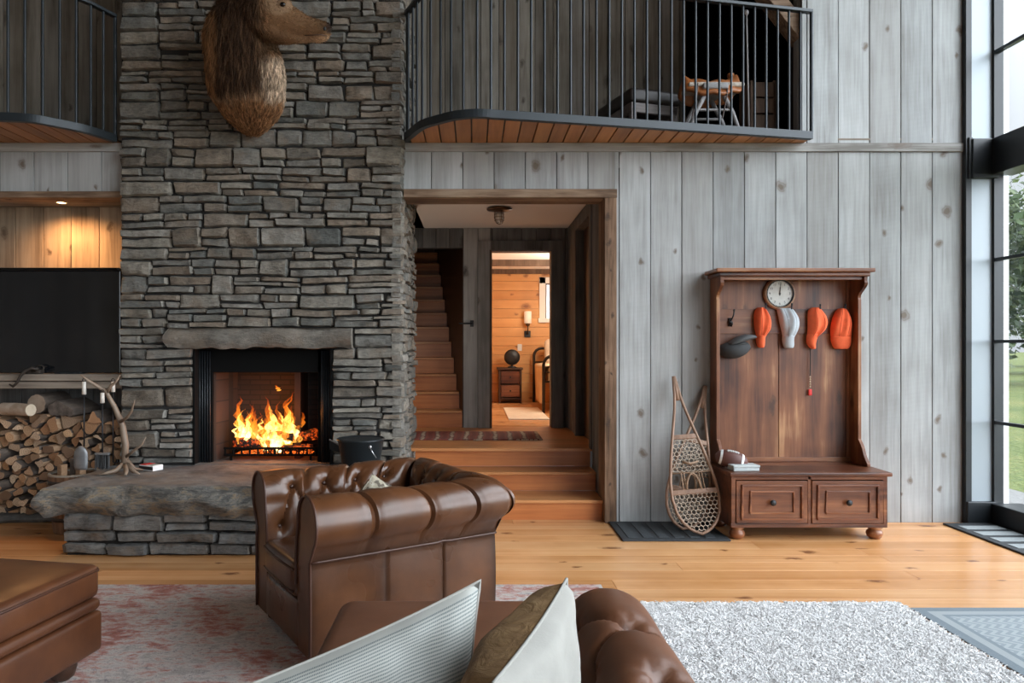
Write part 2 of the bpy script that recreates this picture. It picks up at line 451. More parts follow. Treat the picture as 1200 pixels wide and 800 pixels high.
# remaining shell of the tall room
m = MB(); vplanks_x(m, -9, 0, 0, ZTOP, -5.0, 1, pitch=.245); struct('wall_left', m, M['loft_plank'])
m = MB(); m.box(-5.2, 4.3, -9.2, 3.2, ZTOP, ZTOP + .15); struct('ceiling', m, M['beam_dark'])
m = MB(); m.box(-5.2, -.4, -9.2, -9, 0, ZTOP); m.box(2.6, 4.3, -9.2, -9, 0, ZTOP); m.box(-.4, 2.6, -9.2, -9, 0, .5); m.box(-.4, 2.6, -9.2, -9, 3.2, ZTOP)
struct('wall_front', m, M['room_white'])

# ------------------------------------------------------------------ chimney
def stones(mb, ulen, z0, z1, org, ud, nd, hmin=.075, hmax=.15, u0=0.0, seam_lean=0, res=.028, prot=.03, wide=1.0, cuts=()):
    """irregular dry ledgestone on the plane org + u*ud + z ; nd = outward normal. cuts: z ranges -> list of u intervals"""
    org, ud, nd = Vector(org), Vector(ud), Vector(nd)
    def one(ua, ub, za, zb):
        g = .0035
        ua += g; ub -= g; za += g * .9; zb -= g * .9
        if ub - ua < .02 or zb - za < .015: return
        nu = max(3, int((ub - ua) / res)); nz = max(3, int((zb - za) / (res * .8)))
        out = random.uniform(-.012, .016); seed = random.random() * 100
        cj = [(random.uniform(-.010, .010), random.uniform(-.008, .008)) for _ in range(4)]
        tilt = random.uniform(-.016, .016); crn = random.uniform(.006, .018)
        rows = []
        rad = min(.018, (zb - za) * .3)
        tz = [0, .0] ; 
        zs = [0, .12] + [.12 + .76 * i / (nz - 1) for i in range(1, nz)] + [1]
        us = [0, min(.12, .014 / (ub - ua))]; e = us[1]
        us = us + [e + (1 - 2 * e) * i / (nu - 1) for i in range(1, nu)] + [1]
        for b in zs:
            row = []
            for a in us:
                jx = (cj[0][0] * (1 - a) * (1 - b) + cj[1][0] * a * (1 - b) + cj[2][0] * (1 - a) * b + cj[3][0] * a * b)
                jz = (cj[0][1] * (1 - a) * (1 - b) + cj[1][1] * a * (1 - b) + cj[2][1] * (1 - a) * b + cj[3][1] * a * b)
                u = ua + (ub - ua) * a + jx; z = za + (zb - za) * b + jz
                ed = (a in (0, 1)) or (b in (0, 1))
                wob = mnoise.noise(Vector((u * 13, z * 13, seed))) * .0075
                if b in (0, 1): z += wob * (1.1 if b == 0 else -1) - abs(wob) * (1 if b == 1 else -1) * .3
                if a in (0, 1): u += wob * .8
                w = prot + out + tilt * (b - .5) + .020 * mnoise.noise(Vector((u * 7, z * 11, seed))) + .010 * mnoise.noise(Vector((u * 24, z * 30, seed + 9)))
                if ed: w = w * .35 - .008
                if a in (0, 1) and b in (0, 1): u += (crn if a == 0 else -crn); z += (crn if b == 0 else -crn) * .6
                z += .014 * mnoise.noise(Vector((u * 1.7 + org.x, z * 2.5, org.y))) + .006 * mnoise.noise(Vector((u * 5, z * 4, 3)))
                row.append(org + ud * u + nd * w + Vector((0, 0, z)))
            rows.append(row)
        b0 = mb.grid(rows)
        # skirts back into the mortar
        n = len(us); mm = len(zs)
        per = [b0 + k for k in range(n)] + [b0 + i * n + n - 1 for i in range(1, mm)] + [b0 + (mm - 1) * n + k for k in range(n - 2, -1, -1)] + [b0 + i * n for i in range(mm - 2, 0, -1)]
        bb = len(mb.v)
        for i in per: mb.v.append(tuple(Vector(mb.v[i]) - nd * .055))
        for k in range(len(per)):
            k2 = (k + 1) % len(per)
            mb.face((per[k2], per[k], bb + k, bb + k2))
    def fill(ua, ub, za, zb):
        u = ua
        while u < ub - .02:
            w = random.uniform(.16, .46) * wide
            if ub - (u + w) < .14: w = ub - u
            Hh = zb - za
            t = random.random()
            if t < .40 or Hh < .085:
                if Hh > .115 and w > .36: w = random.uniform(.2, .34) if ub - u > .5 else w
                if w > .55: 
                    one(u, u + w / 2, za, zb); one(u + w / 2, u + w, za, zb)
                else: one(u, u + w, za, zb)
            else:
                if ub - (u + w) > .3 and random.random() < .6: w += random.uniform(.0, .25)
                if ub - (u + w) < .14: w = ub - u
                k = 3 if (t > .90 and Hh > .12) else 2
                cutz = [0] + sorted([i / k + random.uniform(-.13, .13) for i in range(1, k)]) + [1]
                for i in range(k):
                    uu = u
                    while uu < u + w - .01:
                        l = random.uniform(.14, .38) * wide
                        if u + w - (uu + l) < .10: l = u + w - uu
                        one(uu, uu + l, za + Hh * cutz[i], za + Hh * cutz[i + 1]); uu += l
            u += w
    z = z0
    while z < z1 - .01:
        Hh = random.uniform(hmin, hmax)
        if z1 - (z + Hh) < hmin * .8: Hh = z1 - z
        ivs = [(u0, ulen)]
        for (ca, cb, iv) in cuts:
            if z >= ca - 1e-4 and z < cb - 1e-4:
                ivs = iv
                if z + Hh > cb: Hh = cb - z
            elif z < ca < z + Hh: 
                Hh = ca - z
        for (a, b) in ivs: fill(a, b, z, z + Hh)
        z += Hh

CY = -.10                                   # chimney face
CX0, CX1 = XW(139, CY), XB
FB = dict(x0=XW(226, CY), x1=XW(388, CY), z0=.46, z1=ZW(408, CY))
LT = dict(x0=XW(193, CY), x1=XW(413, CY), z0=ZW(407, CY), z1=ZW(384, CY))
fp = thing('stone_fireplace', 'tall grey ledgestone fireplace with a fire burning above a thick stone hearth', 'fireplace', ((CX0 + CX1) / 2, CY, 0))
m = MB(); W = CX1 - CX0
stones(m, W, .47, 4.15, (CX0, CY + .03, 0), (1, 0, 0), (0, -1, 0), hmin=.085, hmax=.165,
       cuts=[(.46, FB['z1'], [(0, FB['x0'] - CX0), (FB['x1'] - CX0, W)]), (FB['z1'], LT['z1'], [(0, LT['x0'] - CX0), (LT['x1'] - CX0, W)])])
stones(m, W, 4.15, ZTOP, (CX0, CY + .03, 0), (1, 0, 0), (0, -1, 0), hmin=.13, hmax=.2, res=.08)
stones(m, 1.12 - CY, .0, 4.3, (CX1 - .03, CY + .0, 0), (0, 1, 0), (1, 0, 0), hmin=.085, hmax=.165, res=.04, prot=.026)
obj('chimney_face', m, M['stone'], fp, auto=50, merge=False, fix=False)
m = MB(); b0 = CY + .03
m.box(CX0 + .01, FB['x0'] - .0, b0, 1.1, 0, 4.2); m.box(FB['x1'], CX1 - .03, b0, 1.1, 0, 4.2)
m.box(FB['x0'], FB['x1'], b0, 1.1, LT['z0'] + .005, 4.2); m.box(FB['x0'], FB['x1'], .62, 1.1, 0, LT['z0']); m.box(FB['x0'], FB['x1'], b0, .62, 0, .44)
m.box(CX0 + .01, CX1 - .03, b0, .5, 4.2, ZTOP)
obj('chimney_core', m, M['mortar'], fp)

def rough_slab(name, x0, x1, y0, y1, z0, z1, mat, parent, nx=70, ny=20, nz=6, amp=.02, tip=0.0, seed=3):
    """slab with a broken live edge at the front and left"""
    m = MB()
    def pt(a, b, c):
        x = x0 + (x1 - x0) * a; y = y0 + (y1 - y0) * b; z = z0 + (z1 - z0) * c
        e = Vector((x * 4, y * 4, z * 9 + seed))
        fy = max(0, 1 - b * 6); fx = max(0, 1 - a * 14)
        prof = math.sin(math.pi * min(1, max(0, c * .9 + .08)))       # belly of the edge
        y += fy * (-amp * 1.2 * mnoise.noise(e) + .05 * (1 - prof) + .045 * mnoise.noise(Vector((x * 2.2, seed, z * 3))) + .018 * mnoise.noise(Vector((x * 9, z * 22, seed + 4))))
        x += fx * (amp * mnoise.noise(e) * 1.5 + .05 * (1 - prof)) + fx * tip * (b * 6 if b * 6 < 1 else 1)
        if c == 1 or c == 0: z += (.006 * mnoise.noise(Vector((x * 5, y * 5, seed))) + fy * -.012 * abs(mnoise.noise(Vector((x * 6, 1, seed))))) * (1 if c else 2.5)
        return Vector((x, y, z))
    A = [i / nx for i in range(nx + 1)]
    B = [(j / ny) ** 1.4 for j in range(ny + 1)]; C = [k / nz for k in range(nz + 1)]
    m.cur = 0; m.grid([[pt(a, b, 1) for a in A] for b in B]); m.cur = 1 if isinstance(mat, list) else 0; m.grid([[pt(a, b, 0) for a in A] for b in B], flip=True)
    m.grid([[pt(a, 0, c) for a in A] for c in C]); m.grid([[pt(a, 1, c) for a in A] for c in C], flip=True)
    m.grid([[pt(0, b, c) for b in B] for c in C], flip=True); m.grid([[pt(1, b, c) for b in B] for c in C])
    return obj(name, m, mat, parent, auto=45)
rough_slab('lintel', LT['x0'], LT['x1'], CY - .07, CY + .1, LT['z0'], LT['z1'], M['lintel'], fp, 50, 6, 5, .02, seed=8)
SX0, SX1, SY0 = -2.80, -.42, -.96
rough_slab('hearth_slab', SX0 - .06, SX1, SY0, CY + .06, .275, .46, [M['slab'], M['slab_edge']], fp, 140, 26, 12, .045, tip=.05)
m = MB(); stones(m, SX1 - .1 - XW(73, -.89), .0, .277, (XW(73, -.89), -.87, 0), (1, 0, 0), (0, -1, 0), hmin=.06, hmax=.1, wide=1.3)
stones(m, .75, .0, .277, (XW(73, -.89) + .02, -.10, 0), (0, -1, 0), (-1, 0, 0), hmin=.06, hmax=.1)
stones(m, .75, .0, .277, (SX1 - .12, -.87, 0), (0, 1, 0), (1, 0, 0), hmin=.06, hmax=.1)
obj('hearth_base', m, M['stone_dark'], fp, auto=50, merge=False, fix=False)
m = MB(); m.box(XW(73, -.89) + .02, SX1 - .12, -.865, CY + .03, 0, .274); obj('hearth_core', m, M['mortar'], fp)
# firebox
t = NT('firebrick'); co = t.coord()
br = t.add('ShaderNodeTexBrick', {'Vector': t.mapping(co, (1, 1, 1), rot=(R(90), 0, 0)), 'Scale': 1.0, 'Mortar Size': .006, 'Brick Width': .17, 'Row Height': .042, 'Color1': (.060, .034, .025, 1), 'Color2': (.034, .022, .017, 1), 'Mortar': (.02, .017, .015, 1)})
t.p(Base_Color=t.mix(t.math('MULTIPLY', t.noise(co, 4, 4), .8), br.outputs[0], (.02, .016, .014)), Roughness=.9); t.bump(br.outputs[1], -.4, .004)
M['firebrick'] = t.m
t = NT('firebrick side'); co = t.coord()
br = t.add('ShaderNodeTexBrick', {'Vector': t.mapping(co, (1, 1, 1), rot=(R(90), 0, R(90))), 'Scale': 1.0, 'Mortar Size': .006, 'Brick Width': .17, 'Row Height': .042, 'Color1': (.060, .034, .025, 1), 'Color2': (.034, .022, .017, 1), 'Mortar': (.02, .017, .015, 1)})
t.p(Base_Color=br.outputs[0], Roughness=.9); M['firebrick_side'] = t.m
fx0, fx1, fz0, fz1 = FB['x0'], FB['x1'], FB['z0'], FB['z1']
m = MB()
m.quad((fx0 + .16, .46, .45), (fx1 - .20, .46, .45), (fx1 - .20, .46, 1.5), (fx0 + .16, .46, 1.5)); m.cur = 1
m.quad((fx0 + .10, .06, .45), (fx0 + .16, .46, .45), (fx0 + .16, .46, 1.5), (fx0 + .10, .06, 1.5))
m.quad((fx1 - .20, .46, .45), (fx1 - .125, .06, .45), (fx1 - .125, .06, 1.5), (fx1 - .20, .46, 1.5))
obj('firebox_lining', m, [M['firebrick'], M['firebrick_side']], fp, fix=False)
m = MB(); m.box(fx0, fx1, -.06, .5, .44, .468); obj('firebox_floor', m, M['slab'], fp)
m = MB()
m.box(fx0 - .005, fx0 + .105, .03, .06, .468, fz1); m.box(fx1 - .13, fx1 + .005, .03, .06, .468, fz1); m.box(fx0 + .1, fx1 - .07, .03, .06, fz1 - .19, fz1)
m.box(fx0 - .005, fx0 + .012, -.09, .06, .468, fz1); m.box(fx1 - .012, fx1 + .005, -.09, .06, .468, fz1); m.box(fx0, fx1, -.09, .06, fz1 - .008, fz1 + .01)
m.box(fx0, fx1, .03, .6, 1.49, 1.5)
obj('firebox_surround', m, M['char'], fp, bevel=.003)
m = MB()                                             # gathered mesh curtain at the left of the opening
for i in range(9):
    x = fx0 + .014 + i * .0098
    m.tube([(x, .005 + .012 * (i % 2), .47), (x, .0 + .012 * (i % 2), fz1 - .02)], .006, 6)
obj('mesh_curtain', m, M['black_metal'], fp, smooth=True)
m = MB()
for i in range(9):
    x = fx1 - .016 - i * .0098
    m.tube([(x, .005 + .012 * (i % 2), .47), (x, .0 + .012 * (i % 2), fz1 - .02)], .006, 6)
obj('mesh_curtain', m, M['black_metal'], fp, smooth=True)

# ------------------------------------------------------------------ alcove left of the chimney
AX0, AX1 = -4.95, CX0 + .02
ZS1, ZS0 = ZW(438), ZW(455)
m = MB(); m.box(AX0, AX1, -.02, .16, ZW(232), ZW(224.5)); struct('trim_5', m, M['beam'], bevel=.004)
m = MB(); vplanks(m, AX0, AX1, ZS1, ZW(224), .42, phase=XW(18, .42), pitch=.235); struct('wall_alcove', m, M['alcove_plank'], bevel=.002, seg=1)
m = MB(); m.box(AX0, AX1, .16, .6, ZW(232) + .01, ZW(224)); struct('ceiling_alcove', m, M['shelf_wood'])
m = MB(); m.box(AX0, AX1, .46, .6, -.1, Z_BAND0); struct('wall_alcove_core', m, M['mortar'])
m = MB(); vplanks(m, AX0, AX1, .0, ZS0, .43, phase=0, pitch=.2); m.box(AX1 - .03, AX1, -.04, .46, .0, ZS0); struct('wall_niche', m, M['dark_plank'])
m = MB(); m.box(AX0, AX1, -.045, .42, (ZS0 + ZS1) / 2 + .003, ZS1); m.box(AX0, AX1, -.03, .42, ZS0, (ZS0 + ZS1) / 2 - .003)
tag(obj('timber_shelf', m, M['shelf_wood'], bevel=.006), 'thick weathered timber shelf beneath the black television', 'shelf')
o = rough_slab('hearthstone_ledge', AX0, CX0 - .03, -.05, .40, .0, .058, M['slab'], None, 60, 8, 4, .012, seed=15)
tag(o, 'low grey stone ledge under the firewood stack', 'stone ledge')
# spotlight in the alcove ceiling
sx = XW(72, .2)
sp = thing('alcove_spotlight', 'small recessed spotlight above the television shining on the wood planks', 'spotlight', (sx, .20, ZW(232) + .01))
m = MB(); m.lathe([(.045, 0), (.045, -.008), (.034, -.008), (.034, -.002)], (sx, .20, ZW(232) + .01), 20, capb=False, capt=False); obj('trim_ring', m, M['white_paint'], sp)
t = NT('lamp glow'); t.p(Base_Color=(1, .8, .5, 1), Emission_Color=(1, .62, .28, 1), Emission_Strength=12.0); M['lamp_glow'] = t.m
m = MB(); m.lathe([(.034, -.003), (.03, -.006)], (sx, .20, ZW(232) + .01), 20); obj('bulb', m, M['lamp_glow'], sp)

# ------------------------------------------------------------------ steps and hall
L = .48
HBY = 2.27
HZC = ZW(267, HBY)
XHR = 1.03
m_r = MB(); m_t = MB()
st = thing('entry_steps', 'three red brown wooden steps rising through the timber framed doorway', 'steps', (.24, 0, 0))
ys = [.09, .44, .72]
for i, y0 in enumerate(ys):
    y1 = ys[i + 1] if i < 2 else .72
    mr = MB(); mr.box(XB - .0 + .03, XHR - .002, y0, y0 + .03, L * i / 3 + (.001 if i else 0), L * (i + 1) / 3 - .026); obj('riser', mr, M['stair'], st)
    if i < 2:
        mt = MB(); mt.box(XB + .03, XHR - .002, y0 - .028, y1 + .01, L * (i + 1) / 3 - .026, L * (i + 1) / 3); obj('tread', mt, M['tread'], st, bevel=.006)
m = MB(); yy = .72 - .028
while yy < HBY + .1:
    y2 = yy + .13; m.box(-1.4, XHR + .15, yy + .0006, y2 - .0006, L - .026, L); yy = y2
struct('floor_landing', m, M['tread'], bevel=.002, seg=1)
# hall walls
XD0, XD1, ZD1 = XW(575, HBY), XW(647, HBY), ZW(293, HBY)
XS = XW(543, HBY)
m = MB()
vplanks(m, XS, XD0 - .005, L, HZC, HBY, phase=XS, pitch=.16); struct('wall_hall_left_of_door', m, M['hall_plank_lit'], bevel=.002, seg=1); m = MB()
vplanks(m, XD0 - .005, XD1 + .005, ZD1, HZC, HBY, phase=XS, pitch=.16)
vplanks(m, XD1 + .005, XHR + .05, L, HZC, HBY, phase=XS, pitch=.16)
vplanks(m, -1.44, XS, ZW(290, HBY), HZC + .06, HBY + .01, phase=XS, pitch=.15)
struct('wall_hall_back', m, M['dark_plank'], bevel=.002, seg=1)
m = MB(); m.box(XW(560, HBY), XD0, HBY - .03, HBY + .02, L, ZD1 + .10); struct('trim_10', m, M['hall_plank_lit'], bevel=.003)
m = MB(); m.box(XD0 - .012, XD0 + .014, HBY - .032, HBY + .16, L, ZD1); struct('trim_11', m, M['beam_dark'], bevel=.002)
m = MB(); m.box(XD1, XD1 + .12, HBY - .03, HBY + .02, L, ZD1 + .10); m.box(XD0, XD1, HBY - .03, HBY + .02, ZD1, ZD1 + .10)
m.box(XD1 - .012, XD1 + .02, HBY - .02, HBY + .16, L, ZD1); m.box(XD0, XD1, HBY - .02, HBY + .16, ZD1 - .012, ZD1 + .01)
struct('trim_6', m, M['dark_plank'], bevel=.003)

m = MB(); m.box(XS + .045, XD0 - .01, HBY + .03, HBY + .14, L, HZC); m.box(XD0 - .01, XD1 + .01, HBY + .03, HBY + .14, ZD1 + .02, HZC); m.box(XD1 + .01, XHR + .2, HBY + .03, HBY + .14, L, HZC)
m.box(-1.44, XS, HBY + .05, HBY + .14, ZW(290, HBY), HZC + .06)
struct('wall_hall_core', m, M['mortar'])
dy0, dy1, dz1 = .72, 1.55, ZW(270, 1.55)
m = MB(); vplanks_x(m, .25, dy0 - .09, 0, HZC, XHR, -1, pitch=.14); vplanks_x(m, dy1 + .09, HBY, L, HZC, XHR, -1, pitch=.14); m.box(XHR, XHR + .04, dy0 - .09, dy1 + .09, dz1 + .09, HZC)
struct('wall_hall_right', m, M['dark_plank'], bevel=.002, seg=1)
m = MB(); m.box(XHR - .015, XHR + .1, dy0 - .09, dy0, L, dz1 + .09); m.box(XHR - .015, XHR + .1, dy1, dy1 + .09, L, dz1 + .09); m.box(XHR - .015, XHR + .1, dy0, dy1, dz1, dz1 + .09)
struct('trim_8', m, M['dark_plank'], bevel=.003)
d2 = thing('door_1', 'dark panel filling the shaded open doorway in the right side of the hallway', 'door', (XHR + .08, dy0, L)); d2['kind'] = 'structure'
m = MB(); m.box(XHR + .07, XHR + .11, dy0, dy1, L, dz1); obj('shade_panel', m, M['dark_wood'], d2, bevel=.003)  # dark panel stands in for the shade inside the open doorway
m = MB()
for zz in (L + .25, L + 1.0, L + 1.75): m.tube([(XHR + .06, dy0 + .02, zz - .05), (XHR + .06, dy0 + .02, zz + .05)], .009, 8)
obj('hinge', m, M['black_metal'], d2)
m = MB(); m.box(XHR + .11, XHR + .2, -.0, HBY + .2, 0, HZC + .1); struct('wall_hall_right_core', m, M['mortar'])
m = MB(); m.box(XB - .9, XHR + .2, .0 + .25, HBY + .1, HZC, HZC + .05); m.box(-1.45, XB, .2, HBY + .1, HZC, HZC + .05); struct('ceiling_hall', m, M['ceil_paint'])
m = MB(); m.box(-1.45, -1.4, .2, 5.6, -.1, 5); struct('wall_stairwell_left', m, M['dark_wood'])
# staircase going up beyond the landing
sc = thing('hall_staircase', 'steep red brown wooden staircase climbing into the dark behind the chimney', 'staircase', ((XS - 1.4) / 2, HBY, L))
for i in range(12):
    y0 = HBY + .01 + .25 * i; z0 = L + .19 * i
    xe = XS - .012 - .15 * (y0 - HBY)
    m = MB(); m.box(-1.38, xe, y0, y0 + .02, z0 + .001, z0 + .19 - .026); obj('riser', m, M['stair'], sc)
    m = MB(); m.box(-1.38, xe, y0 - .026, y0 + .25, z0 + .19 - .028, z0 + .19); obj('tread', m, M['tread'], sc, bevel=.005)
m = MB(); m.prism([(XS - .008, HBY + .012), (XS - .008 - .15 * 3.2, HBY + 3.2), (XS + .04, HBY + 3.2), (XS + .04, HBY + .15), (XS - .001, HBY + .15), (XS - .001, HBY + .012)], L, 4.6, 'Z'); struct('wall_stairwell_right', m, M['dark_wood'])  # slanted and dark, shaped to the shadow wedge of an open door leaf
m = MB(); m.box(-1.4, XS, 5.5, 5.6, 0, 5); struct('wall_stairwell_end', m, M['dark_wood'])
m = MB(); m.box(-1.5, XS, HBY + .05, 5.6, 4.9, 5.0); struct('ceiling_stairwell', m, M['dark_wood'])
lv = thing('door_lever', 'black lever door handle on the grey board beside the stair', 'door handle', P(553, 379, HBY))
c = P(553, 379, HBY)
m = MB(); m.box(c.x - .02, c.x + .02, HBY - .012, HBY - .001, c.z - .035, c.z + .035); obj('backplate', m, M['black_metal'], lv, bevel=.003)
m = MB(); m.tube([(c.x, HBY - .012, c.z), (c.x, HBY - .05, c.z), (c.x - .03, HBY - .055, c.z), (c.x - .14, HBY - .055, c.z)], .009, 8); obj('lever', m, M['black_metal'], lv, smooth=True)
# hall ceiling lamp
lp = P(585, 243, 1.12); lz = HZC
cl = thing('ceiling_lamp', 'small bronze caged glass ceiling lamp in the hallway', 'ceiling lamp', (lp.x, 1.12, lz))
m = MB(); m.lathe([(.035, -.04), (.06, -.034), (.115, -.022), (.12, -.012), (.095, -.003), (.07, 0)], (lp.x, 1.12, lz), 28); 
M['bronze'] = plain('aged bronze', (.12, .075, .045), .32, .9)
obj('canopy', m, M['bronze'], cl, smooth=True)
t = NT('jar glass'); t.p(Base_Color=(.9, .88, .85, 1), Roughness=.08, IOR=1.3, Alpha=.35); M['jar_glass'] = t.m
m = MB(); m.lathe([(.038, -.04), (.04, -.09), (.036, -.125), (.02, -.14)], (lp.x, 1.12, lz), 18); obj('glass_jar', m, M['jar_glass'], cl, smooth=True)
m = MB()
for z_, r_ in ((-.06, .046), (-.09, .047), (-.12, .043)):
    m.tube([(lp.x + r_ * math.cos(a * .393), 1.12 + r_ * math.sin(a * .393), lz + z_) for a in range(16)], .0035, 5, closed=True)
for a in range(4):
    ca, sa = math.cos(a * 1.571 + .4), math.sin(a * 1.571 + .4)
    m.tube([(lp.x + .045 * ca, 1.12 + .045 * sa, lz - .03), (lp.x + .048 * ca, 1.12 + .048 * sa, lz - .1), (lp.x + .03 * ca, 1.12 + .03 * sa, lz - .145), (lp.x, 1.12, lz - .155)], .0035, 5)
obj('cage', m, M['bronze'], cl, smooth=True)
# landing rug
rg = thing('kilim_runner', 'dark red woven runner with pale fringe on the landing at the stair foot', 'rug', (0, 1.5, L))
t = NT('kilim'); co = t.coord()
wv = t.add('ShaderNodeTexWave', {'Vector': co, 'Scale': 2.2, 'Distortion': 1.5, 'Detail': 2.0}, bands_direction='X').outputs[1]
c = t.ramp(t.math('ADD', t.math('MULTIPLY', wv, .5), t.math('MULTIPLY', t.noise(co, 30, 3), .5)), [(.3, (.16, .035, .028)), (.5, (.25, .06, .045)), (.66, (.12, .05, .045)), (.75, (.45, .36, .28))])
t.p(Base_Color=c, Roughness=.9); M['kilim'] = t.m
kx0, kx1 = -.95, XW(634, 1.4)
m = MB(); m.box(kx0, kx1, 1.22, 1.85, L + .001, L + .012); obj('woven_field', m, M['kilim'], rg, bevel=.003)
M['fringe'] = plain('cream fringe', (.5, .43, .35), .9)
for cx in (XW(560, 1.2), XW(607, 1.2), XW(613, 1.2), XW(618, 1.2), XW(623, 1.2), XW(628, 1.2), XW(564, 1.2), XW(557, 1.2)):
    m = MB()
    for k in range(4):
        x = cx + (k - 1.5) * .008
        m.tube([(x, 1.225, L + .01), (x + random.uniform(-.008, .008), 1.17, L + .004)], .003, 5)
    obj('fringe_tassel', m, M['fringe'], rg)

# ------------------------------------------------------------------ bedroom
BY = 6.05; BZ = 2.62
m = MB(); z = L
while z < BZ:
    m.box(.0, 2.4, BY + random.uniform(-.002, .002), BY + .03, z + .0012, z + .148); z += .15
struct('wall_bedroom_back', m, M['pine'], bevel=.002, seg=1)
m = MB(); z = L
while z < BZ:
    m.box(.0, .04, HBY + .14, BY, z + .001, z + .149); m.box(2.4, 2.44, HBY + .14, BY, z + .001, z + .149); z += .15
struct('wall_bedroom_sides', m, M['pine'])
m = MB(); y = HBY + .1
while y < BY: m.box(.0, 2.4, y + .0006, y + .129, L - .03, L); y += .13
struct('floor_bedroom', m, M['floor'], bevel=.001, seg=1)
m = MB(); m.box(.0, 2.5, HBY + .1, BY + .1, BZ, BZ + .1); m.box(.0, 2.5, BY + .035, BY + .1, L - .1, BZ); m.box(2.44, 2.5, HBY + .14, BY + .1, L - .1, BZ); m.box(-.005, .0, HBY + .14, BY, L - .1, BZ); struct('ceiling_bedroom', m, M['ceil_paint'])
m = MB(); m.box(.0, 2.4, 4.72, 4.82, BZ - .085, BZ); struct('beam_1', m, M['beam_dark'])
m = MB(); m.box(.0, 2.4, BY - .06, BY, BZ - .075, BZ); struct('beam_2', m, M['beam_dark'])
# bedroom window
wx0, wx1, wz0, wz1 = XW(632, BY), XW(632, BY) + .75, ZW(378, BY), ZW(325, BY)
wn = thing('window_1', 'white framed bedroom window seen through the open door', 'window', (wx0, BY, wz0)); wn['kind'] = 'structure'
m = MB(); m.box(wx0, wx0 + .10, BY - .035, BY, wz0, wz1); m.box(wx1 - .1, wx1, BY - .035, BY, wz0, wz1); m.box(wx0, wx1, BY - .035, BY, wz1 - .1, wz1); m.box(wx0 - .02, wx1 + .02, BY - .05, BY, wz0, wz0 + .07)
obj('window_frame', m, M['white_paint'], wn, bevel=.004)
m = MB(); m.box(wx0 + .09, wx0 + .115, BY - .03, BY, wz0 + .07, wz1 - .1); m.box(wx0 + .09, wx1 - .09, BY - .03, BY, wz1 - .12, wz1 - .1); obj('sash', m, M['dark_wood'], wn)
t = NT('bright sky pane'); t.p(Base_Color=(.8, .85, .9, 1), Emission_Color=(.86, .92, 1, 1), Emission_Strength=.75, Roughness=.1); M['sky_pane'] = t.m  # emission stands in for the daylight sky behind the pane
m = MB(); m.box(wx0 + .11, wx1 - .1, BY - .012, BY - .004, wz0 + .07, wz1 - .115); obj('pane', m, M['sky_pane'], wn)
# sconce
c = P(618, 380, BY)
sn = thing('wall_sconce', 'white glass wall sconce on the orange pine bedroom wall', 'wall lamp', (c.x, BY, ZW(391, BY)))
m = MB(); m.box(c.x - .05, c.x + .05, BY - .03, BY, ZW(395, BY), ZW(387.5, BY)); obj('wall_plate', m, M['black_metal'], sn, bevel=.006)
m = MB(); m.tube([(c.x, BY - .03, ZW(391, BY)), (c.x, BY - .1, ZW(391, BY)), (c.x, BY - .1, ZW(378, BY))], .012, 8); m.lathe([(.03, 0), (.035, .04)], (c.x, BY - .1, ZW(382, BY)), 14); obj('arm', m, M['bronze'], sn, smooth=True)
t = NT('opal shade'); t.p(Base_Color=(.85, .8, .72, 1), Emission_Color=(1, .85, .6, 1), Emission_Strength=.25, Roughness=.3); M['opal'] = t.m
m = MB(); m.lathe([(.045, 0), (.058, .005), (.06, .19), (.05, .195)], (c.x, BY - .1, ZW(379, BY)), 20); obj('shade', m, M['opal'], sn, smooth=True)
c = P(609, 407, BY)
ol = thing('switch_plate', 'pale switch plate on the bedroom wall below the sconce', 'switch', (c.x, BY, c.z))
m = MB(); m.box(c.x - .035, c.x + .035, BY - .01, BY, c.z - .055, c.z + .055); obj('plate', m, M['white_paint'], ol, bevel=.003)
m = MB(); m.box(c.x - .008, c.x + .008, BY - .018, BY - .009, c.z - .02, c.z + .02); obj('toggle', m, M['white_paint'], ol)
# nightstand
nx0, nx1, ny0, nz1 = XW(583, 5.6), XW(613, 5.6), 5.6, ZW(431, 5.6)
ns = thing('nightstand', 'dark brown wooden nightstand beside the iron bed', 'nightstand', ((nx0 + nx1) / 2, 5.8, L))
m = MB(); m.box(nx0 + .02, nx0 + .05, ny0, 6.0, L, nz1 - .03); m.box(nx1 - .05, nx1 - .02, ny0, 6.0, L, nz1 - .03); m.box(nx0 + .05, nx1 - .05, 5.97, 6.0, L + .06, nz1 - .03); m.box(nx0 + .05, nx1 - .05, ny0 + .01, 6.0, L + .06, L + .09)
obj('body', m, M['dark_wood'], ns, bevel=.004)
m = MB(); m.box(nx0, nx1, ny0 - .02, 6.02, nz1 - .03, nz1); obj('top', m, M['dark_wood'], ns, bevel=.005)
dr = None
for k, (za, zb) in enumerate(((L + .10, L + .29), (L + .31, nz1 - .05))):
    m = MB(); m.box(nx0 + .055, nx1 - .055, ny0 - .008, ny0 + .2, za, zb); dr = obj('drawer', m, M['walnut_h'], ns, bevel=.004)
    m = MB(); m.ball(((nx0 + nx1) / 2, ny0 - .02, (za + zb) / 2), .014); obj('knob', m, M['black_metal'], dr, smooth=True)
fc = P(600, 420, 5.7)
fn = thing('desk_fan', 'small round black fan standing on the bedroom nightstand', 'fan', (fc.x, 5.72, nz1))
m = MB(); m.lathe([(.07, 0), (.075, .01), (.05, .025), (.015, .035), (.013, .06)], (fc.x, 5.72, nz1), 18); obj('base', m, M['black_metal'], fn, smooth=True)
T = Matrix.Rotation(R(90), 4, 'X')
m = MB(); m.lathe([(.02, -.05), (.10, -.03), (.125, 0), (.125, .02), (.10, .045), (.03, .055)], (fc.x, 5.72, nz1 + .165), 24, T=T); obj('cage', m, M['black_metal'], fn, smooth=True)
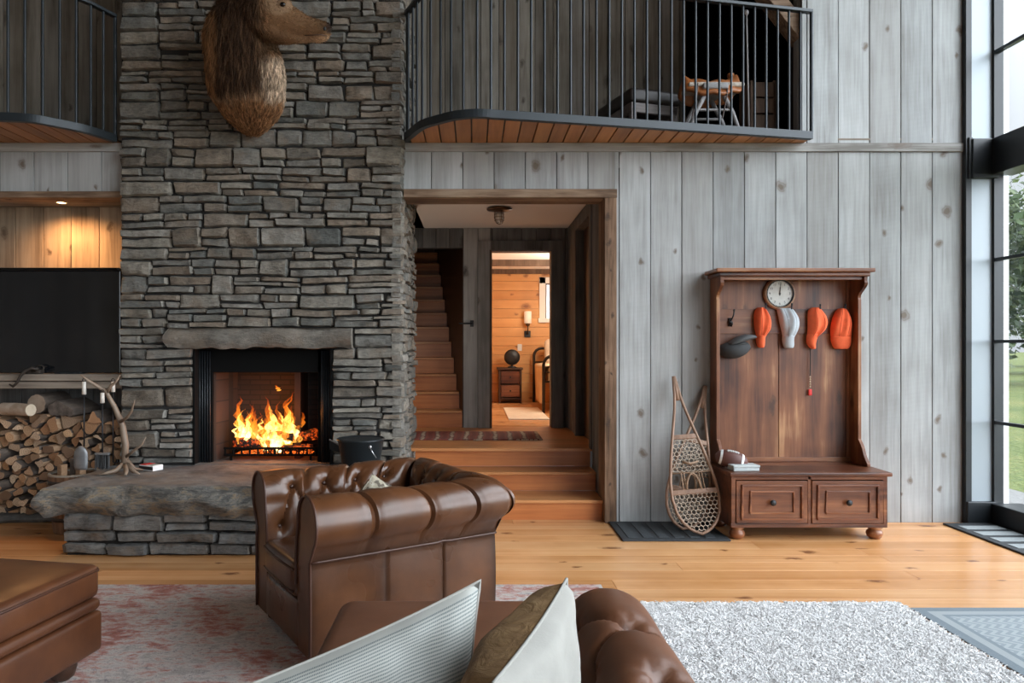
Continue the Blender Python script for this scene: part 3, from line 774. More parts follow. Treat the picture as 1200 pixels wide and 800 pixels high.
# bed
bx0, bx1 = XW(627, 5.7), XW(627, 5.7) + 1.1
bd = thing('iron_bed', 'iron framed bed with tan and cream blankets seen through the bedroom door', 'bed', ((bx0 + bx1) / 2, 4.9, L))
M['iron'] = plain('brown black iron', (.03, .022, .018), .45, .4)
def bedend(y, zt, x0=bx0):
    m = MB(); r = .12
    pts = [(x0, y, L)] + [(x0, y, zt - r)] + [(x0 + r * (1 - math.cos(a)), y, zt - r + r * math.sin(a)) for a in (.4, .8, 1.2, 1.571)] + [(bx1 - r * (1 - math.cos(a)), y, zt - r + r * math.sin(a)) for a in (1.571, 1.2, .8, .4)] + [(bx1, y, zt - r), (bx1, y, L)]
    m.tube(pts, .022, 10)
    m.tube([(x0, y, L + .42), (bx1, y, L + .42)], .014, 8); m.tube([(x0, y, zt - .22), (bx1, y, zt - .22)], .012, 8)
    for k in range(1, 6):
        x = x0 + (bx1 - x0) * k / 6; m.tube([(x, y, L + .42), (x, y, zt - .03)], .008, 6)
    return m
hx = bx0
obj('headboard', bedend(5.9, ZW(408, 5.9)), M['iron'], bd, smooth=True)
fx = XW(637, 4.0)
m = bedend(4.0, ZW(417, 4.0), fx); obj('footboard', m, M['iron'], bd, smooth=True)
M['cream_cloth'] = noisy('cream blanket', (.62, .52, .40), (.72, .64, .52), 9, .9)
M['tan_cloth'] = noisy('tan blanket', (.60, .42, .25), (.72, .56, .38), 6, .9)
m = MB(); m.rbox(((bx0 + bx1) / 2 + .03, 4.95, L + .50), (.52, .9, .12), .05, 6); obj('mattress', m, M['cream_cloth'], bd, smooth=True)
m = MB(); rows = []
for i in range(15):
    a = i / 14; row = []
    for k in range(16):
        b = k / 15; y = 4.2 + 1.0 * a
        if b < .55: row.append(Vector((bx0 - .03 + .018 * math.sin(a * 22 + b * 3), y, L + .10 + (.54) * (b / .55))))
        else: row.append(Vector((bx0 - .03 + (b - .55) / .45 * .9, y, L + .642 + .01 * math.sin(a * 9 + b * 7))))
    rows.append(row)
m.grid(rows); o = obj('blanket', m, M['tan_cloth'], bd, smooth=True); sm = o.modifiers.new('solid', 'SOLIDIFY'); sm.thickness = .015
m = MB(); m.rbox((bx0 + .40, 5.62, L + .80), (.26, .08, .2), .07, 5, (.0, .04, .03), T=Matrix.Rotation(R(-20), 4, 'X')); tag(obj('bed_pillow', m, M['cream_cloth'], smooth=True), 'pale pillow standing at the head of the iron bed', 'pillow')
m = MB(); m.box(XW(590, 4.6), XW(590, 4.6) + .50, 3.1, 4.7, L + .001, L + .015); o = obj('bedroom_rug', m, M['cream_cloth'], bevel=.004); tag(o, 'pale cream rug on the bedroom floor', 'rug')
# ================================================================== BALCONIES / LOFT
ZB0, ZB1, ZR = 2.955, 3.012, 3.93
def smooth_path(pts, n):
    """Catmull-Rom resample of a 2D plan path to n evenly spaced points"""
    P_ = [Vector((p[0], p[1], 0)) for p in pts]
    P_ = [P_[0] * 2 - P_[1]] + P_ + [P_[-1] * 2 - P_[-2]]
    out = []
    for i in range(1, len(P_) - 2):
        for k in range(24):
            t = k / 24; a, b, c, d = P_[i - 1:i + 3]
            out.append(.5 * ((2 * b) + (c - a) * t + (2 * a - 5 * b + 4 * c - d) * t * t + (3 * b - a - 3 * c + d) * t ** 3))
    out.append(P_[-2])
    L_ = [0]
    for i in range(1, len(out)): L_.append(L_[-1] + (out[i] - out[i - 1]).length)
    res = []; j = 0
    for k in range(n):
        s = L_[-1] * k / (n - 1)
        while j < len(L_) - 2 and L_[j + 1] < s: j += 1
        t = (s - L_[j]) / max(1e-9, L_[j + 1] - L_[j]); res.append(out[j].lerp(out[j + 1], t))
    return res, L_[-1]
def strip(mb, path, w, z0, z1):
    """rectangular band following a plan path"""
    rows = []; n = len(path)
    for i, p in enumerate(path):
        t = (path[min(i + 1, n - 1)] - path[max(i - 1, 0)]).normalized(); nn = Vector((t.y, -t.x, 0))
        a, b = p + nn * w / 2, p - nn * w / 2
        rows.append([Vector((a.x, a.y, z0)), Vector((b.x, b.y, z0)), Vector((b.x, b.y, z1)), Vector((a.x, a.y, z1))])
    g = mb.grid(rows, True); mb.face((g, g + 1, g + 2, g + 3)); e = g + (n - 1) * 4; mb.face((e + 3, e + 2, e + 1, e))
def inside(poly, x, y):
    c = False; n = len(poly)
    for i in range(n):
        x1, y1 = poly[i]; x2, y2 = poly[(i + 1) % n]
        if (y1 > y) != (y2 > y) and x < (x2 - x1) * (y - y1) / (y2 - y1) + x1: c = not c
    return c
def balcony(name, label, pts, nb, xa, xb, hide=()):
    path, LL = smooth_path(pts, 120)
    b = thing(name, label, 'railing', (path[60].x, path[60].y, ZB0))
    m = MB(); strip(m, path, .045, ZB0 - .002, ZB1); obj('edge_band', m, M['railing'], b, bevel=.003)
    m = MB(); strip(m, path, .045, ZR - .012, ZR + .012); obj('top_rail', m, M['railing'], b, bevel=.003)
    bal, _ = smooth_path(pts, nb)
    proto = None
    for i, p in enumerate(bal):
        if i == 0 or i == nb - 1: r = .014
        else: r = .0095
        m = MB(); m.tube([(p.x, p.y, ZB1), (p.x, p.y, ZR - .01)], r, 8); obj('baluster', m, M['railing'], b, smooth=False, auto=50)
    # soffit boards, perpendicular to the wall
    poly = [(p.x, p.y) for p in path]
    m = MB(); pit = .118; x = xa
    while x < xb:
        x2 = min(x + pit - .011, xb)
        def yfront(xx):
            ys_ = [path[i].y + (path[i + 1].y - path[i].y) * ((xx - path[i].x) / (path[i + 1].x - path[i].x)) for i in range(len(path) - 1) if min(path[i].x, path[i + 1].x) <= xx <= max(path[i].x, path[i + 1].x) and abs(path[i + 1].x - path[i].x) > 1e-9]
            return (min(ys_) + .02) if ys_ else None
        xs = [x + (x2 - x) * k / 4 for k in range(5)]
        fr = [(xx, yfront(xx)) for xx in xs]; fr = [(a, c) for a, c in fr if c is not None and c < .02]
        if len(fr) >= 2: m.prism(fr + [(fr[-1][0], .05), (fr[0][0], .05)], ZB0 + .006, ZB0 + .026, 'Z')
        x += pit
    struct(name.replace('railing', 'soffit') if False else 'ceiling_soffit', m, M['soffit'])
    m = MB(); fr = [(p.x, p.y + .02) for p in path]
    m.prism(fr + [(fr[-1][0], .3), (fr[0][0], .3)] if fr[0][0] < fr[-1][0] else fr + [(fr[-1][0], .3), (fr[0][0], .3)], ZB0 + .027, ZB1 - .01, 'Z')
    struct('floor_balcony', m, M['dark_wood'])
    return b
d2y = lambda d: d - DW
balcony('balcony_railing', 'long curved black loft railing with round balusters right of the stone chimney',
        [(-.512, d2y(5.56)), (-.512, d2y(5.50)), (-.47, d2y(5.41)), (-.372, d2y(5.204)), (-.248, d2y(5.085)), (-.119, d2y(4.99)), (.03, d2y(4.955)), (.2, d2y(4.985)), (.48, d2y(5.04)), (1.265, d2y(5.20)), (1.766, d2y(5.305)), (2.58, d2y(5.475))], 37, -.60, 2.58)
balcony('balcony_railing', 'short curved black loft railing left of the stone chimney',
        [(-4.9, d2y(5.0)), (-4.2, d2y(5.0)), (-3.6, d2y(5.0)), (-3.32, d2y(5.025)), (-3.13, d2y(5.06)), (-3.02, d2y(5.15)), (-2.876, d2y(5.31)), (-2.776, d2y(5.55))], 23, -4.95, -2.74)
# loft interior behind the railings
m = MB(); m.box(XB, XR + .2, .0, 3.2, ZB0 + .03, ZB1 - .012); struct('floor_loft', m, M['shelf_wood'])
m = MB(); m.box(-5.2, CX0 + .02, .0, 3.2, ZB0 + .03, ZB1 - .012); struct('floor_loft_left', m, M['shelf_wood'])
LY = 1.35
m = MB(); vplanks(m, XB - .4, XW(800, LY), ZB1 - .01, ZTOP, LY, phase=XW(500, LY), pitch=.175); vplanks_x(m, LY + .01, 3.1, ZB1, ZTOP, XW(800, LY), -1)
struct('wall_loft', m, M['loft_plank'], bevel=.002, seg=1)
m = MB(); vplanks(m, -5.2, CX0 + .4, ZB1 - .01, ZTOP, .75, phase=XW(4, .75), pitch=.165); struct('wall_loft_left', m, M['loft_plank'], bevel=.002, seg=1)
m = MB(); m.box(XW(800, LY), XR + .2, 3.1, 3.2, ZB1, ZTOP); m.box(XR + .2, XR + .2, .3, 3.2, ZB1, ZTOP); m.box(-5.2, CX0 + .4, .8, .9, ZB1 - .3, ZTOP); m.box(XB - .4, XW(800, LY), LY + .04, LY + .1, ZB1 - .3, ZTOP); m.box(XB - .5, XB - .1, .45, LY + .1, ZB1, ZTOP)
struct('wall_loft_core', m, M['char'])
m = MB(); a, b = P(893, -14, .13), P(940, 46, .13)
d = (b - a).normalized(); nn = Vector((-d.z, 0, d.x)) * .06
m.prism([((a - nn).x, (a - nn).z), ((b - nn).x, (b - nn).z), ((b + nn).x, (b + nn).z), ((a + nn).x, (a + nn).z)], .05, .21)
a2 = P(845, -60, .55); m.box(a2.x - .6, XW(940) - .002, .045, .22, a.z + .02, a.z + .22)
struct('beam_3', m, M['beam'], bevel=.006)

# bench in the loft
fc_ = P(737, 97, .25); lz = ZB1
bn = thing('loft_bench', 'low wooden bench with dark leather cushion behind the loft railing', 'bench', (XW(740, .35), .35, lz), R(17))
def lob(name, mb, mat, **kw): return obj(name, mb, mat, bn, local=True, **kw)
bw, bl, bh = .44, .62, fc_.z - lz
m = MB(); m.rbox((bw / 2, bl / 2, bh - .06), (bw / 2 + .02, bl / 2 + .02, .06), .03, 4, (0, 0, .015)); lob('cushion', m, M['leather_black'], smooth=True)
M['grey_wood'] = wood('dark taupe bench wood', [(.13, .11, .105), (.24, .21, .205), (.33, .30, .30)], 'X', .6, 12, .06, island=False)
m = MB(); m.box(0, bw, 0, .03, bh - .20, bh - .12); m.box(0, bw, bl - .03, bl, bh - .20, bh - .12); m.box(0, .03, .03, bl - .03, bh - .20, bh - .12); m.box(bw - .03, bw, .03, bl - .03, bh - .20, bh - .12); lob('apron', m, M['grey_wood'], bevel=.004)
for lx in (0, bw - .05):
    for ly in (0, bl - .05):
        m = MB(); m.box(lx, lx + .05, ly, ly + .05, 0, bh - .12); lob('leg', m, M['grey_wood'], bevel=.006)
# leather piece on a stand
sx0 = XW(833, .2)
sd = thing('folding_stand', 'grey splayed wooden stand carrying a tan leather saddle in the loft', 'stand', (sx0, .22, lz))
M['stand_wood'] = plain('pale grey wood', (.30, .29, .29), .55)
def bar(mb, a, b, r): mb.tube([a, b], r, 6)
zt = ZW(108, .2)
for dx, y in ((-1, .12), (-1, .36), (1, .12), (1, .36)):
    m = MB(); m.tube([(sx0 + dx * .05, y, zt), (sx0 + dx * .15, y, lz + .22), (sx0 + dx * .23, y, lz)], [.02, .018, .016], 8); obj('leg', m, M['stand_wood'], sd, smooth=True)
m = MB(); m.rbox((sx0, .24, zt + .01), (.10, .17, .025), .012, 3); obj('beam', m, M['stand_wood'], sd, smooth=True)
m = MB()
for y in (.12, .36): bar(m, (sx0 - .14, y, lz + .25), (sx0 + .14, y, lz + .25), .011)
obj('crossbar', m, M['stand_wood'], sd)
M['tan_leather'] = leather('tan saddle leather', (.30, .095, .026), (.46, .17, .06), .4)
M['fleece'] = noisy('cream fleece', (.5, .42, .34), (.65, .58, .5), 30, .95, .4)
sa = thing('saddle', 'tan leather saddle with pale fleece lying on the grey loft stand', 'saddle', (sx0, .24, zt + .03))
m = MB(); rows = []
for i in range(17):                                  # seat running along X, cantle and pommel raised
    a = -1 + 2 * i / 16; x = sx0 + .21 * a; row = []
    for k in range(17):
        b = -1 + 2 * k / 16
        ww = .15 * (1 - .25 * abs(a) ** 3); zz = zt + .10 +   .045 * abs(a) ** 2.2 - .15 * abs(b) ** 2.2 + .012 * math.sin(a * 9 + b * 4)
        row.append(Vector((x + .02 * b * b * a, .24 + ww * b * (1 + .2 * (1 - abs(a))), max(zz, zt - .06))))
    rows.append(row)
m.grid(rows); o = obj('seat', m, M['tan_leather'], sa, smooth=True, subsurf=1); s_ = o.modifiers.new('s', 'SOLIDIFY'); s_.thickness = .03
m = MB(); m.rbox((sx0 + .02, .24, zt + .035), (.225, .13, .018), .015, 5, (0, 0, .012)); obj('fleece_lining', m, M['fleece'], sa, smooth=True)
for dx in (-.14, .1):
    m = MB(); m.tube([(sx0 + dx, .085, zt + .03), (sx0 + dx - .02, .075, zt - .1), (sx0 + dx - .05, .075, zt - .25)], .006, 6); obj('strap', m, M['dark_wood'], sa)
m = MB(); m.ball((sx0 + .175, .24, zt + .15), (.03, .03, .022)); m.tube([(sx0 + .175, .24, zt + .09), (sx0 + .175, .24, zt + .145)], .02, 8); obj('horn', m, M['tan_leather'], sa, smooth=True)
c = P(877, 12, .12); b_ = P(879, 150, .10)
pl = thing('rod', 'thin pale rod leaning upright behind the loft railing', 'rod', (b_.x, .12, lz))
m = MB(); m.tube([(b_.x, .12, lz), (c.x, .16, c.z)], [.008, .007], 8); obj('shaft', m, M['stand_wood'], pl, smooth=True)
m = MB(); m.ball((c.x, .16, c.z), (.018, .018, .022)); obj('knob', m, M['stand_wood'], pl, smooth=True)
c0, c1 = P(896, 160, .4), P(890, 97, .4)
bo = thing('wooden_box', 'brown wooden crate standing right of the loft stand', 'crate', (c0.x, .45, lz))
m = MB()
for k in range(4): m.box(c1.x - .09, c1.x + .10, .32, .34, lz + .02 + k * .135, lz + .02 + k * .135 + .12)
m.box(c1.x - .09, c1.x + .10, .56, .58, lz + .02, lz + .55); m.box(c1.x - .09, c1.x + .1, .34, .56, lz, lz + .02)
obj('slats', m, M['beam_dark'], bo, bevel=.003)
m = MB()
for x in (c1.x - .105, c1.x + .085):
    m.box(x, x + .02, .32, .58, lz, lz + .56)
obj('end_board', m, M['beam_dark'], bo, bevel=.003)

# ================================================================== WINDOW WALL (right)
XWN = 3.85
def slab_y(mb, x0, x1, y0, y1, z0, z1): mb.box(x0, x1, y0, y1, z0, z1)
m = MB(); m.box(XR - .012, XWN + .012, -.045, .03, 0, ZTOP); struct('trim_9', m, M['frame_metal'], bevel=.003)
m = MB(); m.box(XWN + .012, XWN + .2, -.03, .03, 0, ZTOP); struct('pillar_1', m, M['post_paint'], bevel=.003)
m = MB(); m.box(XWN - .03, XWN + .19, -.06, -.0, 0, ZW(586)); m.box(XWN + .155, XWN + .38, -9, -.055, -.03, .163); struct('window_1_sill', m, M['frame_metal'], bevel=.006)
m = MB(); m.box(XWN + .15, XWN + .34, -9, -.03, ZW(207), ZW(165)); m.box(XWN + .0, XWN + .2, -.075, -.0, ZW(211), ZW(165)); m.box(XWN - .02, XWN + .012, -.06, 0, ZW(211), ZW(163)); struct('beam_4', m, M['frame_metal'], bevel=.006)
gx = XWN + .20
m = MB()
ys_ = [-.05, -2.0, -3.75, -5.5, -7.25, -8.95]
m.box(gx - .022, gx + .05, -.055, -.028, .16, ZTOP)
for yy in ys_[1:]: m.box(gx - .05, gx + .05, yy - .05, yy + .05, .2, ZTOP)
for zz in (ZW(305), ZW(400), ZW(494), ZW(64), 4.5, 5.35): m.box(gx - .02, gx + .02, -9, -.05, zz - .012, zz + .012)
m.box(gx - .05, gx + .05, -9, -.05, ZTOP - .12, ZTOP)
struct('window_1_mullions', m, M['frame_metal'])
t = NT('window glass'); t.n.remove(t.b)
tr = t.add('ShaderNodeBsdfTransparent'); gl = t.add('ShaderNodeBsdfGlossy', {'Roughness': 0.0})
mx = t.add('ShaderNodeMixShader', {0: .05}); t.l.new(tr.outputs[0], mx.inputs[1]); t.l.new(gl.outputs[0], mx.inputs[2]); t.l.new(mx.outputs[0], t.out.inputs[0])
M['glass'] = t.m
for i in range(5):
    m = MB(); m.box(gx + .012, gx + .018, ys_[i + 1], ys_[i], .16, ZTOP); struct('window_1_pane', m, M['glass'])
# outside
t = NT('lawn'); co = t.coord()
t.p(Base_Color=t.ramp(t.math('ADD', t.math('MULTIPLY', t.noise(co, .5, 3), .5), t.math('MULTIPLY', t.noise(co, 9, 5, .7), .5)), [(.35, (.07, .105, .02)), (.5, (.12, .155, .035)), (.65, (.21, .205, .065))]), Roughness=.95)
t.bump(t.noise(co, 14, 5), .8, .08); M['lawn'] = t.m
m = MB(); m.quad((4.22, -60, -.12), (140, -60, -.12), (140, 160, -.12), (4.22, 160, -.12)); struct('ground_lawn', m, M['lawn'])
M['gravel'] = noisy('grey paving', (.16, .16, .155), (.25, .245, .24), 40, .9)
m = MB(); m.box(4.24, 5.4, -9, 2.2, -.118, -.06); struct('path', m, M['gravel'])
c = 6.35
m = MB(); m.box(.7215 * c, .7470 * c + .0, c - DW, c - DW + .16, -.06, ZTOP)
struct('pillar_2', m, M['white_paint'], bevel=.006)
t = NT('leaves'); isl = t.island()
t.p(Base_Color=t.ramp(isl, [(0, (.03, .06, .018)), (.5, (.07, .12, .035)), (1, (.14, .18, .06))]), Roughness=.7); M['leaves'] = t.m
def tree(x, y, h, w, lab, seed):
    rd = random.Random(seed)
    tr_ = thing('tree', lab, 'tree', (x, y, -.12), group='trees beyond the lawn')
    m = MB(); m.tube([(x, y, -.12), (x + .1, y, h * .4), (x, y, h * .8)], [.18, .13, .04], 8); obj('trunk', m, M['dark_wood'], tr_)
    m = MB()
    blobs = [(x + rd.gauss(0, w * .3), y + rd.gauss(0, w * .3), h * rd.uniform(.1, .88), w * rd.uniform(.22, .4)) for _ in range(26)]
    for (bx, by, bz, br_) in blobs:
        for _ in range(190):
            d = Vector((rd.gauss(0, 1), rd.gauss(0, 1), rd.gauss(0, 1))).normalized() * br_ * rd.uniform(.75, 1.05)
            c = Vector((bx, by, max(bz, .1))) + d; s = rd.uniform(.12, .26)
            a = Vector((rd.gauss(0, 1), rd.gauss(0, 1), rd.gauss(0, 1))).normalized(); b = a.orthogonal().normalized() * s * .6; a = a * s
            if c.z > -.05: m.quad(c - a, c - b, c + a, c + b)
    obj('crown', m, M['leaves'], tr_, fix=False, merge=False)
tree(20.5, 22.5, 7.6, 4.6, 'broad green tree beyond the lawn, nearest the white post', 1)
tree(31, 32.5, 7.4, 4.6, 'bushy green tree beyond the lawn, second from the white post', 2)
tree(42, 45, 9.4, 5, 'tall green tree beyond the lawn, third from the white post', 3)
tree(33, 17, 7, 4.5, 'green tree at the side of the lawn, far from the white post', 4)

# ================================================================== HALL TREE
HX0, HX1, HYF = 1.828, 2.936, -.516
ht = thing('hall_tree', 'red brown wooden hall tree with tall panelled back, hooks and two drawers', 'hall tree', ((HX0 + HX1) / 2, -.27, 0))
ZBT = ZW(553, HYF)
m = MB(); m.box(HX0, HX0 + .035, HYF + .01, -.03, .09, ZBT - .03); m.box(HX1 - .035, HX1, HYF + .01, -.03, .09, ZBT - .03); m.box(HX0 + .035, HX1 - .035, -.05, -.03, .09, ZBT - .03)
m.box(HX0, HX1, HYF, -.03, .09, .115); xm = (HX0 + HX1) / 2
m.box(xm - .012, xm + .012, HYF, -.05, .115, ZBT - .03); m.box(HX0 + .0, HX0 + .028, HYF, HYF + .02, .115, ZBT - .03); m.box(HX1 - .028, HX1, HYF, HYF + .02, .115, ZBT - .03); m.box(HX0 + .028, HX1 - .028, HYF, HYF + .02, ZBT - .055, ZBT - .03)
obj('bench_body', m, M['walnut_h'], ht, bevel=.003)
m = MB(); m.box(HX0 - .02, HX1 + .022, HYF - .03, -.028, ZBT - .028, ZBT); obj('bench_top', m, M['walnut_h'], ht, bevel=.008, seg=3)
for fx, fy in ((HX0 + .06, HYF + .06), (HX1 - .06, HYF + .06), (HX0 + .06, -.10), (HX1 - .06, -.10)):
    m = MB(); m.lathe([(.03, .0), (.048, .012), (.056, .035), (.052, .055), (.036, .066), (.05, .076), (.05, .09)], (fx, fy, 0), 20); obj('bun_foot', m, M['walnut_h'], ht, smooth=True)
for (xa, xb) in ((HX0 + .033, xm - .016), (xm + .016, HX1 - .033)):
    za, zb = .122, ZBT - .062
    m = MB(); m.box(xa, xb, HYF - .006, HYF + .36, za, zb); dr = obj('drawer', m, M['walnut_h'], ht, bevel=.003)
    def ring(ins, w, y, h):
        m = MB(); a, b, c, d = xa + ins, xb - ins, za + ins * .72, zb - ins * .72
        m.box(a, b, y - h, y + .002, c, c + w); m.box(a, b, y - h, y + .002, d - w, d); m.box(a, a + w, y - h, y + .002, c + w, d - w); m.box(b - w, b, y - h, y + .002, c + w, d - w); return m
    obj('moulding', ring(.035, .013, HYF - .006, .014), M['walnut_h'], dr, bevel=.004)
    obj('moulding', ring(.095, .011, HYF - .006, .012), M['walnut_h'], dr, bevel=.004)
    c = Vector(((xa + xb) / 2, HYF - .006, (za + zb) / 2)); T = Matrix.Rotation(R(90), 4, 'X')
    m = MB(); m.lathe([(.008, 0), (.008, .012), (.02, .018), (.022, .026), (.014, .033)], c, 16, T=T); obj('knob', m, M['black_metal'], dr, smooth=True)
# back
ZC0, ZC1 = ZW(328, -.18), ZW(314.5, -.25)
UX0, UX1 = 1.838, 2.936
m = MB()
edges = [UX0 + .02, XW(911, -.03) - .0015, XW(989, -.03) - .06, UX1 - .02]
m.box(UX0 + .02, XW(911, -.03) - .002, -.05, -.015, ZBT, ZC0 + .04); m.box(XW(911, -.03) + .002, XW(990, -.03), -.05, -.015, ZBT, ZC0 + .04); m.box(XW(990, -.03) + .003, UX1 - .02, -.05, -.015, ZBT, ZC0 + .04)
obj('back_panel', m, M['walnut'], ht, bevel=.003)
m = MB(); m.box(UX0 + .026, UX1 - .026, -.06, -.049, ZW(391, -.06), ZW(362, -.06)); obj('hook_rail', m, M['walnut_h'], ht, bevel=.003)
m = MB(); m.box(UX0 + .026, UX1 - .026, -.066, -.049, ZBT + .001, ZBT + .035); obj('bottom_rail', m, M['walnut_h'], ht, bevel=.003)
def side_profile():
    # (y,z) outline of the shaped end boards, foot flare -> straight -> top bracket
    pts = [(-.03, ZBT), (-.30, ZBT)]
    z0 = ZBT
    for k in range(9):
        a = k / 8; pts.append((-.30 + .125 * (.5 - .5 * math.cos(math.pi * a)) + .020 * math.sin(math.pi * 2 * a), z0 + .02 + .17 * a))
    zt = ZC0
    for k in range(9):
        a = k / 8; pts.append((-.175 - .085 * (.5 - .5 * math.cos(math.pi * a)) + .014 * math.sin(math.pi * 2 * a), zt - .15 + .14 * a))
    pts += [(-.262, zt + .02), (-.03, zt + .02)]
    return pts
for xa, xb in ((UX0, UX0 + .026), (UX1 - .026, UX1)):
    m = MB(); m.prism(side_profile(), xa, xb, 'X'); obj('side_board', m, M['walnut'], ht, bevel=.003)
m = MB(); m.box(UX0 - .015, UX1 + .015, -.275, -.012, ZC0 + .02, ZC0 + .05); m.box(UX0 - .04, UX1 + .04, -.30, -.01, ZC0 + .05, ZC1)
obj('cornice', m, M['walnut_h'], ht, bevel=.008, seg=3)
m = MB(); m.box(UX0 + .026, UX1 - .026, -.24, -.22, ZC0 - .004, ZC0 + .02); obj('cornice_rail', m, M['walnut_h'], ht, bevel=.003)
# hooks
def hook(x, z):
    m = MB(); y = -.06
    m.box(x - .013, x + .013, y - .006, y + .001, z - .035, z + .03)
    m.tube([(x, y - .004, z + .01), (x, y - .03, z + .012), (x + .004, y - .055, z + .03), (x + .012, y - .06, z + .06), (x + .014, y - .058, z + .085)], .0055, 7)
    m.tube([(x, y - .004, z - .02), (x, y - .04, z - .035), (x, y - .06, z - .02), (x, y - .06, z)], .005, 7)
    m.ball((x, y - .012, z - .002), .017); m.ball((x + .014, y - .058, z + .088), .008)
    return m
hooks_px = [(855, 377), (892, 370), (922, 370), (955, 371), (984, 371)]
for hx_, hy_ in hooks_px:
    c = P(hx_, hy_, -.06); obj('coat_hook', hook(c.x, c.z), M['black_metal'], ht, smooth=True)

# ---- clock
c = P(913.5, 344, -.07); rc = .122
ck = thing('round_clock', 'round clock with pale face and wooden rim at the top of the hall tree', 'clock', (c.x, -.05, c.z))
T = Matrix.Translation(Vector((c.x, -.052, c.z))) @ Matrix.Rotation(R(90), 4, 'X')
m = MB(); m.lathe([(rc * .80, .0), (rc, .0), (rc * 1.02, .012), (rc * .97, .03), (rc * .90, .036), (rc * .86, .034), (rc * .85, .02), (rc * .80, .018)], (0, 0, 0), 44, T=T, capb=False, capt=False)
M['clock_rim'] = wood('clock rim wood', [(.16, .07, .035), (.32, .17, .09), (.42, .25, .15)], 'X', .4, 12, .2, island=False)
obj('rim', m, M['clock_rim'], ck, smooth=True)
m = MB(); m.lathe([(rc * .865, .02), (rc * .865, .037), (rc * .82, .037), (rc * .81, .021)], (0, 0, 0), 44, T=T, capb=False, capt=False); obj('bezel', m, M['black_metal'], ck, smooth=True)
M['clock_face'] = noisy('clock face', (.62, .62, .58), (.72, .72, .69), 30, .6, 0)
m = MB(); m.lathe([(rc * .83, .0), (rc * .83, .022)], (0, 0, 0), 44, T=T, capb=False); face = obj('dial', m, M['clock_face'], ck)
M['ink'] = plain('black ink', (.02, .02, .02), .6)
yF = -.052 - .0225
def text_mesh(txt, size):
    cu = bpy.data.curves.new('numeral', 'FONT'); cu.body = txt; cu.size = size; cu.align_x = 'CENTER'; cu.align_y = 'CENTER'; cu.extrude = .0004
    o = bpy.data.objects.new('numeral_tmp', cu); COL.objects.link(o); bpy.context.view_layer.update()
    me = bpy.data.meshes.new_from_object(o.evaluated_get(bpy.context.evaluated_depsgraph_get())); bpy.data.objects.remove(o); bpy.data.curves.remove(cu)
    return me
m = MB()
for k in range(12):
    me = text_mesh(str(k if k else 12), .026); a = R(30 * k); ox, oz = math.sin(a) * rc * .63, math.cos(a) * rc * .63
    b0 = len(m.v); m.v += [(c.x + ox + v.co.x, yF - v.co.z, c.z + oz + v.co.y) for v in me.vertices]
    for p in me.polygons: m.face([b0 + i for i in p.vertices])
obj('numerals', m, M['ink'], face, fix=False)
m = MB()
for k in range(60):
    a = R(6 * k); d = Vector((math.sin(a), 0, math.cos(a))); e = Vector((d.z, 0, -d.x)) * (.0012 if k % 5 else .0022)
    p0 = Vector((c.x, yF, c.z)) + d * rc * .75; p1 = Vector((c.x, yF, c.z)) + d * rc * .80
    m.quad(p0 - e, p1 - e, p1 + e, p0 + e)
obj('minute_marks', m, M['ink'], face, fix=False)
for nm, ang, ln, w in (('hour_hand', 1, .40, .004), ('minute_hand', 5, .62, .003)):
    m = MB(); a = R(ang); d = Vector((math.sin(a), 0, math.cos(a))); e = Vector((d.z, 0, -d.x))
    o_ = Vector((c.x, yF - .003, c.z)); m.quad(o_ - d * .015 - e * w, o_ + d * rc * ln - e * w * .5, o_ + d * rc * ln + e * w * .5, o_ - d * .015 + e * w); obj(nm, m, M['ink'], ck)
m = MB(); m.ball((c.x, yF - .004, c.z), .006); obj('hub', m, M['ink'], ck, smooth=True)

